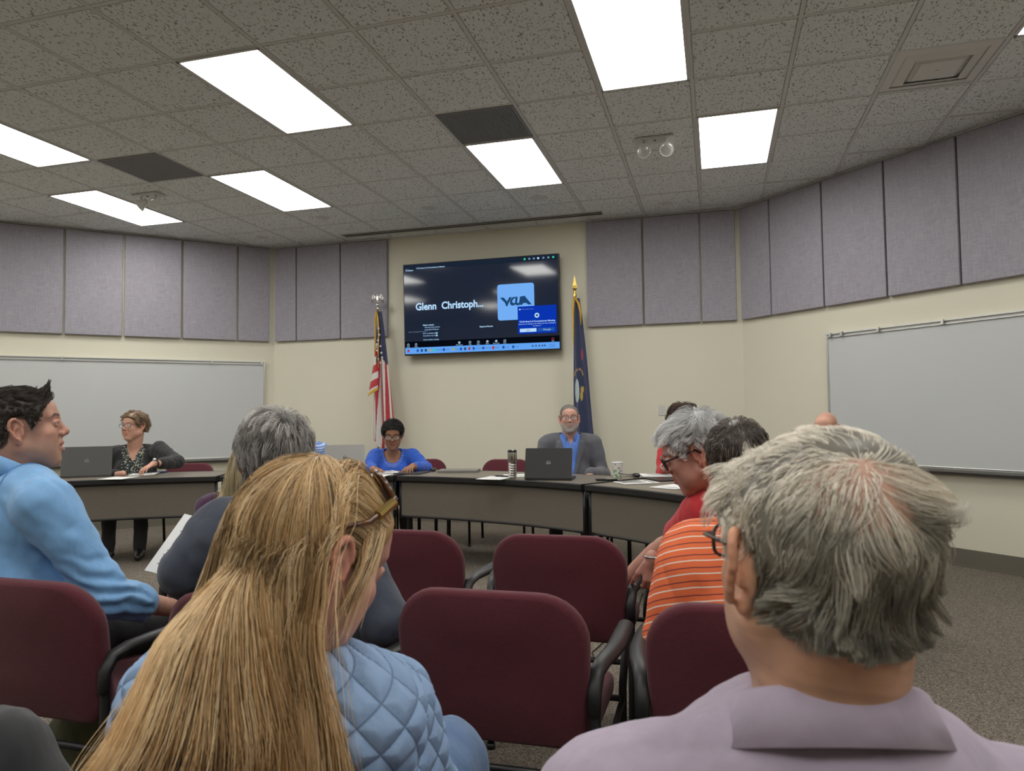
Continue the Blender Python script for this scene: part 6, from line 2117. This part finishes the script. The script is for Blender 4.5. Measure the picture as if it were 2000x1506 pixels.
def laptop(px, py, turn, w, h, m, lab, tilt=14, logo='ring', lm=None):
    """hinge foot at the given spot, lid back towards the viewpoint"""
    p = onto(px, py); rz = -radians(face(p) + turn) + pi
    t = thing('laptop', lab, 'laptop', p, rz, GD)      # local -y faces the viewpoint
    f = MB(); slab(f, w, .24, .001, .015, Matrix.Translation((0, .12, 0))); f.build('base', m, t)
    f = MB(); slab(f, w * .86, .11, .0148, .0165, Matrix.Translation((0, .085, 0)), r=.003); f.build('keyboard', m_key, t)
    ML = Matrix.Translation((0, .006, .012)) @ Matrix.Rotation(radians(90 + tilt), 4, 'X')
    ML = Matrix.Translation((0, .004, .014)) @ Matrix.Rotation(radians(90 - tilt), 4, 'X') @ Matrix.Translation((0, h / 2, 0))
    f = MB(); slab(f, w, h, -.004, .004, ML); lid = f.build('lid', m, t)
    # -z of the lid frame faces away from the typist once rotated
    f = MB(); f.box((0, 0, -.0046 * 1), (w * .94, h * .90, .0010), M=ML); f.build('screen', m_key, lid)
    lm = lm or m_logo
    if logo == 'ring':
        f = MB(); f.tube([ML @ Vector((.016 * cos(a), .016 * sin(a), .0046)) for a in np.linspace(0, 2 * pi, 25)[:-1]], .0016, 5, closed=True); lg = f.build('logo_ring', lm, lid)
        o = text_mesh('DELL', .0105, lm, lid, (0, 0, 0), 'logo_text', align='CENTER', ext=.0004, bold=.0004)
        o.rotation_euler = (0, 0, 0); o.matrix_basis = ML @ Matrix.Translation((0, -.0035, .0046))
    else:
        f = MB(); f.tube([ML @ Vector((.020 * cos(a), .020 * sin(a), .0046)) for a in np.linspace(0, 2 * pi, 25)[:-1]], .0012, 5, closed=True); f.build('logo_ring', lm, lid)
        o = text_mesh('hp', .030, lm, lid, (0, 0, 0), 'logo_text', align='CENTER', ext=.0004, bold=.0005)
        o.matrix_basis = ML @ Matrix.Translation((0, -.006, .0046))
    return t


laptop(168, 932, 8, .40, .262, m_lapd, 'graphite open laptop at far left in front of the black-blazer woman', 14)
laptop(675, 924, -6, .355, .245, m_laps, 'silver open laptop left of the woman in royal blue', 14, 'hp', m_key)
laptop(1070, 938, 10, .365, .235, m_lapb, 'black open laptop in front of the man in the grey suit', 16)


def flat_thing(name, lab, cat, px, py, turn, w, d, h, m, group=None, parts=None, r=.004, z=TZ + .0025):
    p = onto(px, py, z); t = thing(name, lab, cat, p, -radians(face(p) + turn), group)
    f = MB(); slab(f, w, d, 0, h, r=r); f.build(parts or 'body', m, t); return t


t = flat_thing('laptop', 'closed grey laptop lying flat between the blue-clad woman and the steel tumbler', 'laptop', 897, 921, 8, .36, .25, .009, m_laps, None, 'base', .01)
f = MB(); slab(f, .36, .25, .0105, .018, r=.01); f.build('lid', m_laps, t)
f = MB(); f.box((0, -.12, .0098), (.30, .006, .0016)); f.build('hinge', m_key, t)


def sheet(lab, px, py, turn, w=.216, d=.279, n=1, group='loose papers on the tables', z=TZ + .0025, lines=8, name='paper'):
    p = onto(px, py, z); t = thing(name, lab, 'paper', p, -radians(face(p) + turn), group)
    f = MB(); V = []; nx = 6
    for i in range(nx + 1):
        for j in (0, 1):
            V.append((-w / 2 + w * i / nx, -d / 2 + d * j, .0012 * n + .002 * abs(i / nx - .5) ** 2 * 4))
    F = [(2 * i, 2 * i + 2, 2 * i + 3, 2 * i + 1) for i in range(nx)]
    V2 = [(x, y, 0) for x, y, z_ in V]; k = len(V)
    F2 = [(k + 2 * i, k + 2 * i + 1, k + 2 * i + 3, k + 2 * i + 2) for i in range(nx)]
    sd = [(0, 1, k + 1, k), (2 * nx, k + 2 * nx, k + 2 * nx + 1, 2 * nx + 1)] + [(2 * i, k + 2 * i, k + 2 * i + 2, 2 * i + 2) for i in range(nx)] + [(2 * i + 1, 2 * i + 3, k + 2 * i + 3, k + 2 * i + 1) for i in range(nx)]
    f.add(V + V2, F + F2 + sd); f.build('sheet', m_paper, t)
    if lines:
        f = MB()
        for q in range(lines): f.box((-.01 * (q % 3), d * .36 - q * d * .09, .0014 * n + .0025), (w * (.72 - .12 * (q % 3)), .003, .0006))
        f.build('printed_lines', m_ink, t)['kind'] = 'stuff'
    return t


sheet('loose sheet of paper at the left edge of the black-blazer woman\'s table', 232, 934, 30, lines=0)
sheet('thick stack of white papers under the black-blazer woman\'s hand', 282, 927, 10, n=6, lines=4)
t = flat_thing('phone', 'blue-cased phone lying beside the black-blazer woman\'s hand', 'phone', 311, 923, 35, .08, .155, .010, mat('blue_phone_case', (.03, .05, .20), .4), None, 'case', .008)
sheet('white papers in front of the woman in royal blue', 752, 923, -14, n=4)
sheet('lower sheet of paper beside the silver open laptop', 735, 929, 20, n=1, lines=0)
t = flat_thing('folder', 'dark grey folder lying under the royal blue woman\'s right-hand side', 'folder', 805, 924, 22, .24, .30, .008, mat('dark_folder', (.05, .05, .055), .5), None, 'cover', .004)
f = MB(); p = onto(846, 920)
tm = thing('computer_mouse', 'black computer mouse beside the closed grey laptop', 'computer mouse', p, .4, 'computer mice on the tables'); f = MB(); f.sphere((0, 0, .012), (.030, .052, .018), 14); f.build('shell', m_gblack, tm, smooth=True)
f = MB(); f.tube([(0, .05, .008), (.02, .10, .004), (-.03, .16, .004), (.04, .22, .004)], .002, 5); f.build('cable', m_black, tm)
tm2 = copy_tree(tm); tm2.location = onto(1243, 931); tm2['label'] = 'black computer mouse to the right of the paper cup'
sheet('sheet of paper under the steel tumbler', 968, 934, 25, lines=0)
sheet('second sheet of paper behind the steel tumbler', 1012, 929, -10, lines=3)
t = thing('pen', 'dark pen lying on the paper by the steel tumbler', 'pen', onto(982, 930, TZ + .010), -.3); f = MB(); f.tube([(-.07, 0, 0), (.05, 0, 0)], .006, 8); f.build('barrel', m_lapb, t, smooth=True); f = MB(); f.tube([(.05, 0, 0), (.07, 0, 0)], [.005, .001], 8); f.build('tip', m_steel, t, smooth=True)
# steel tumbler with dimples
p = onto(1001, 935); t = thing('tumbler', 'tall stainless steel tumbler with a dimpled lower half', 'tumbler', p)
prof = [(.029, 0), (.031, .004)]
for k in range(6):
    z = .012 + k * .019; prof += [(.0335, z + .002), (.0300, z + .0095), (.0340, z + .017)]
prof += [(.036, .130), (.0362, .205), (.0345, .212)]
f = MB(); f.lathe(prof, n=24); o = f.build('cup_body', mat('polished_steel', (.55, .54, .52), .22, 1.0, noise=(60, .25)), t, auto=50)
f = MB(); f.lathe([(.036, .208), (.036, .222), (.030, .226)], n=24); f.build('lid', m_gblack, t, auto=30)
f = MB()
for k in range(10):
    a = 2 * pi * k / 10; f.box((.0365 * cos(a), .0365 * sin(a), .170), (.002, .003, .06), rz=0)
f.build('groove', m_steel, t)['kind'] = 'stuff'
# phone and paper cup on the right table
t = flat_thing('phone', 'black phone lying face down at the left end of the right table', 'phone', 1184, 938, 80, .078, .16, .010, m_gblack, None, 'case', .01)
p = onto(1206, 933); t = thing('paper_cup', 'white paper cup printed with green leaves and blue dots', 'cup', p)
f = MB(); f.lathe([(.030, 0), (.031, .003), (.043, .118)], n=28); f.build('cup_wall', m_paper, t, auto=40)
f = MB(); f.tube([(.043 * cos(a), .043 * sin(a), .119) for a in np.linspace(0, 2 * pi, 29)[:-1]], .0025, 6, closed=True); f.build('rim', m_paper, t, smooth=True)
mg, mb_, mr = mat('print_green', (.12, .32, .06), .7), mat('print_blue', (.04, .20, .45), .7), mat('print_rust', (.25, .06, .03), .7)
for nm, mm, sd in (('printed_leaf', mg, 1), ('printed_dot', mb_, 2), ('printed_sprig', mr, 3)):
    f = MB(); r_ = random.Random(sd)
    for k in range(16):
        a = r_.uniform(0, 2 * pi); z = r_.uniform(.01, .06) if sd < 3 else r_.uniform(.05, .108); r0 = .031 + .012 * z / .118 + .0004
        s0 = .006 if sd == 1 else .0035
        Mx = Matrix.Rotation(a, 4, 'Z') @ Matrix.Translation((r0, 0, z)) @ Matrix.Rotation(r_.uniform(-1, 1), 4, 'X')
        f.sphere((0, 0, 0), (.0008, s0 * (1.8 if sd != 2 else 1), s0), 8, M=Mx)
    f.build(nm, mm, t)['kind'] = 'stuff'
c = onto(1226, 934); t = thing('cable', 'thin black cable looped on the right table beside the paper cup', 'cable', c)
f = MB(); f.tube([(.05 * cos(a) * (1 + .2 * a / 6), .05 * sin(a), .004 + .028 * abs(sin(a * .5))) for a in np.linspace(0, 9, 30)], .0022, 6); f.build('cord', m_black, t, smooth=True)
sheet('open notebook and white papers nearest the dark-haired woman in red', 1282, 930, -10, w=.25, n=8)
t = flat_thing('folder', 'black folder beneath the white papers near the woman in red', 'folder', 1300, 936, -25, .25, .32, .006, m_lapb, None, 'cover', .004)
t = flat_thing('magazine', 'glossy magazine with a grey picture on its cover, on the right table', 'magazine', 1243, 943, 65, .21, .27, .006, m_paper, None, 'cover', .002)
f = MB(); f.box((.02, .03, .0066), (.14, .17, .0008)); f.build('cover_picture', mat('grey_picture', (.22, .22, .22), .5, noise=(40, .8)), t)
f = MB(); f.box((0, -.10, .0066), (.16, .018, .0008)); f.build('cover_title', m_ink, t)
sheet('sheet of paper on the right table nearest the man in red', 1318, 951, 35, lines=3)
# mug in the dark-haired woman's hand
p = Vector(pix(1307, 912, 5.72)); t = thing('mug', 'white mug held by the dark-haired woman in red', 'mug', p, 0)
f = MB(); f.lathe([(.030, -.04), (.038, -.03), (.040, .045), (.036, .045), (.034, -.02)], n=24, M=Matrix.Rotation(.4, 4, 'X')); f.build('cup_wall', m_white, t, auto=40)
f = MB(); f.tube([Matrix.Rotation(.4, 4, 'X') @ Vector((-.038 - .026 * sin(a), 0, .003 + .026 * cos(a))) for a in np.linspace(0, pi, 12)], .005, 8); f.build('handle', m_white, t, smooth=True)

# ------------------------------------------------------------------ agenda sheet held by the man in light blue
def agenda():
    A, B, C_ = Vector(pix(336, 1038, 2.52)), Vector(pix(282, 1114, 2.36)), Vector(pix(372, 1180, 2.30))
    x = (C_ - B); y = (A - B); n = x.cross(y).normalized(); c = B + x * .5 + y * .5
    y = y.normalized(); x = y.cross(n)
    W, Hh = .216, .279
    t = thing('agenda_sheet', 'printed agenda sheet held below the light blue sleeve', 'paper', B)
    M = Matrix.Translation(B) @ Matrix((x, y, n)).transposed().to_4x4()
    f = MB(); f.box((W / 2, Hh / 2, 0), (W, Hh, .0012), M=M); f.build('sheet', m_paper, t, ws=True)
    f = MB(); r_ = random.Random(2)
    for k in range(17): f.box((.070 + .02 * r_.uniform(0, 1), Hh * .74 - k * .0105, .0012), (.085 + .03 * r_.uniform(.2, 1), .0034, .0004), M=M)
    f.build('printed_lines', m_ink, t, ws=True)['kind'] = 'stuff'
    o = text_mesh('AGENDA', .016, m_ink, t, (0, 0, 0), 'heading', bold=.0004)
    o.matrix_parent_inverse = parent_world(t).inverted(); o.matrix_basis = M @ Matrix.Translation((.070, Hh * .83, .0010))
agenda()

# ------------------------------------------------------------------ olive bag under the left chair
bx = atz(165, 1500, .12)
t = thing('tote_bag', 'olive green bag on the floor under the left burgundy armchair', 'bag', (bx.x - .02, bx.y + .05, 0), .3)
m_olive = cloth('olive_canvas', (.075, .075, .035), .9, .3)
V, Q = sculpt([RC((-.13, 0, .04), (.13, 0, .04), .035, k=.03), EL((0, 0, .16), (.17, .055, .16), k=.04), EL((0, 0, .07), (.16, .075, .07), k=.03)], .010, cut=lambda g: .003 - g[..., 2])
V = V + vnormals(V, Q) * (.006 * noise3(V, 22, 3))[:, None]; link('bag_body', np_mesh('bag_body', V, Q), m_olive, t)
f = MB(); f.tube([(.07 * cos(a), .03, .27 + .11 * sin(a)) for a in np.linspace(0, pi, 12)], .006, 8); f.build('handle', m_olive, t, smooth=True)
# ------------------------------------------------------------------ floor cable under the centre table
q0 = atz(1160, 1290, .004)
t = thing('floor_cable', 'thin black cable trailing on the carpet behind the centre chair', 'cable', (q0.x, q0.y, 0))
f = MB(); f.tube([(0, -.25, .004), (.02, -.05, .004), (-.03, .12, .004), (.01, .35, .004), (.12, .7, .004), (.10, 1.4, .004), (.22, 2.0, .004)], .0035, 6); f.build('cord', m_black, t, smooth=True)
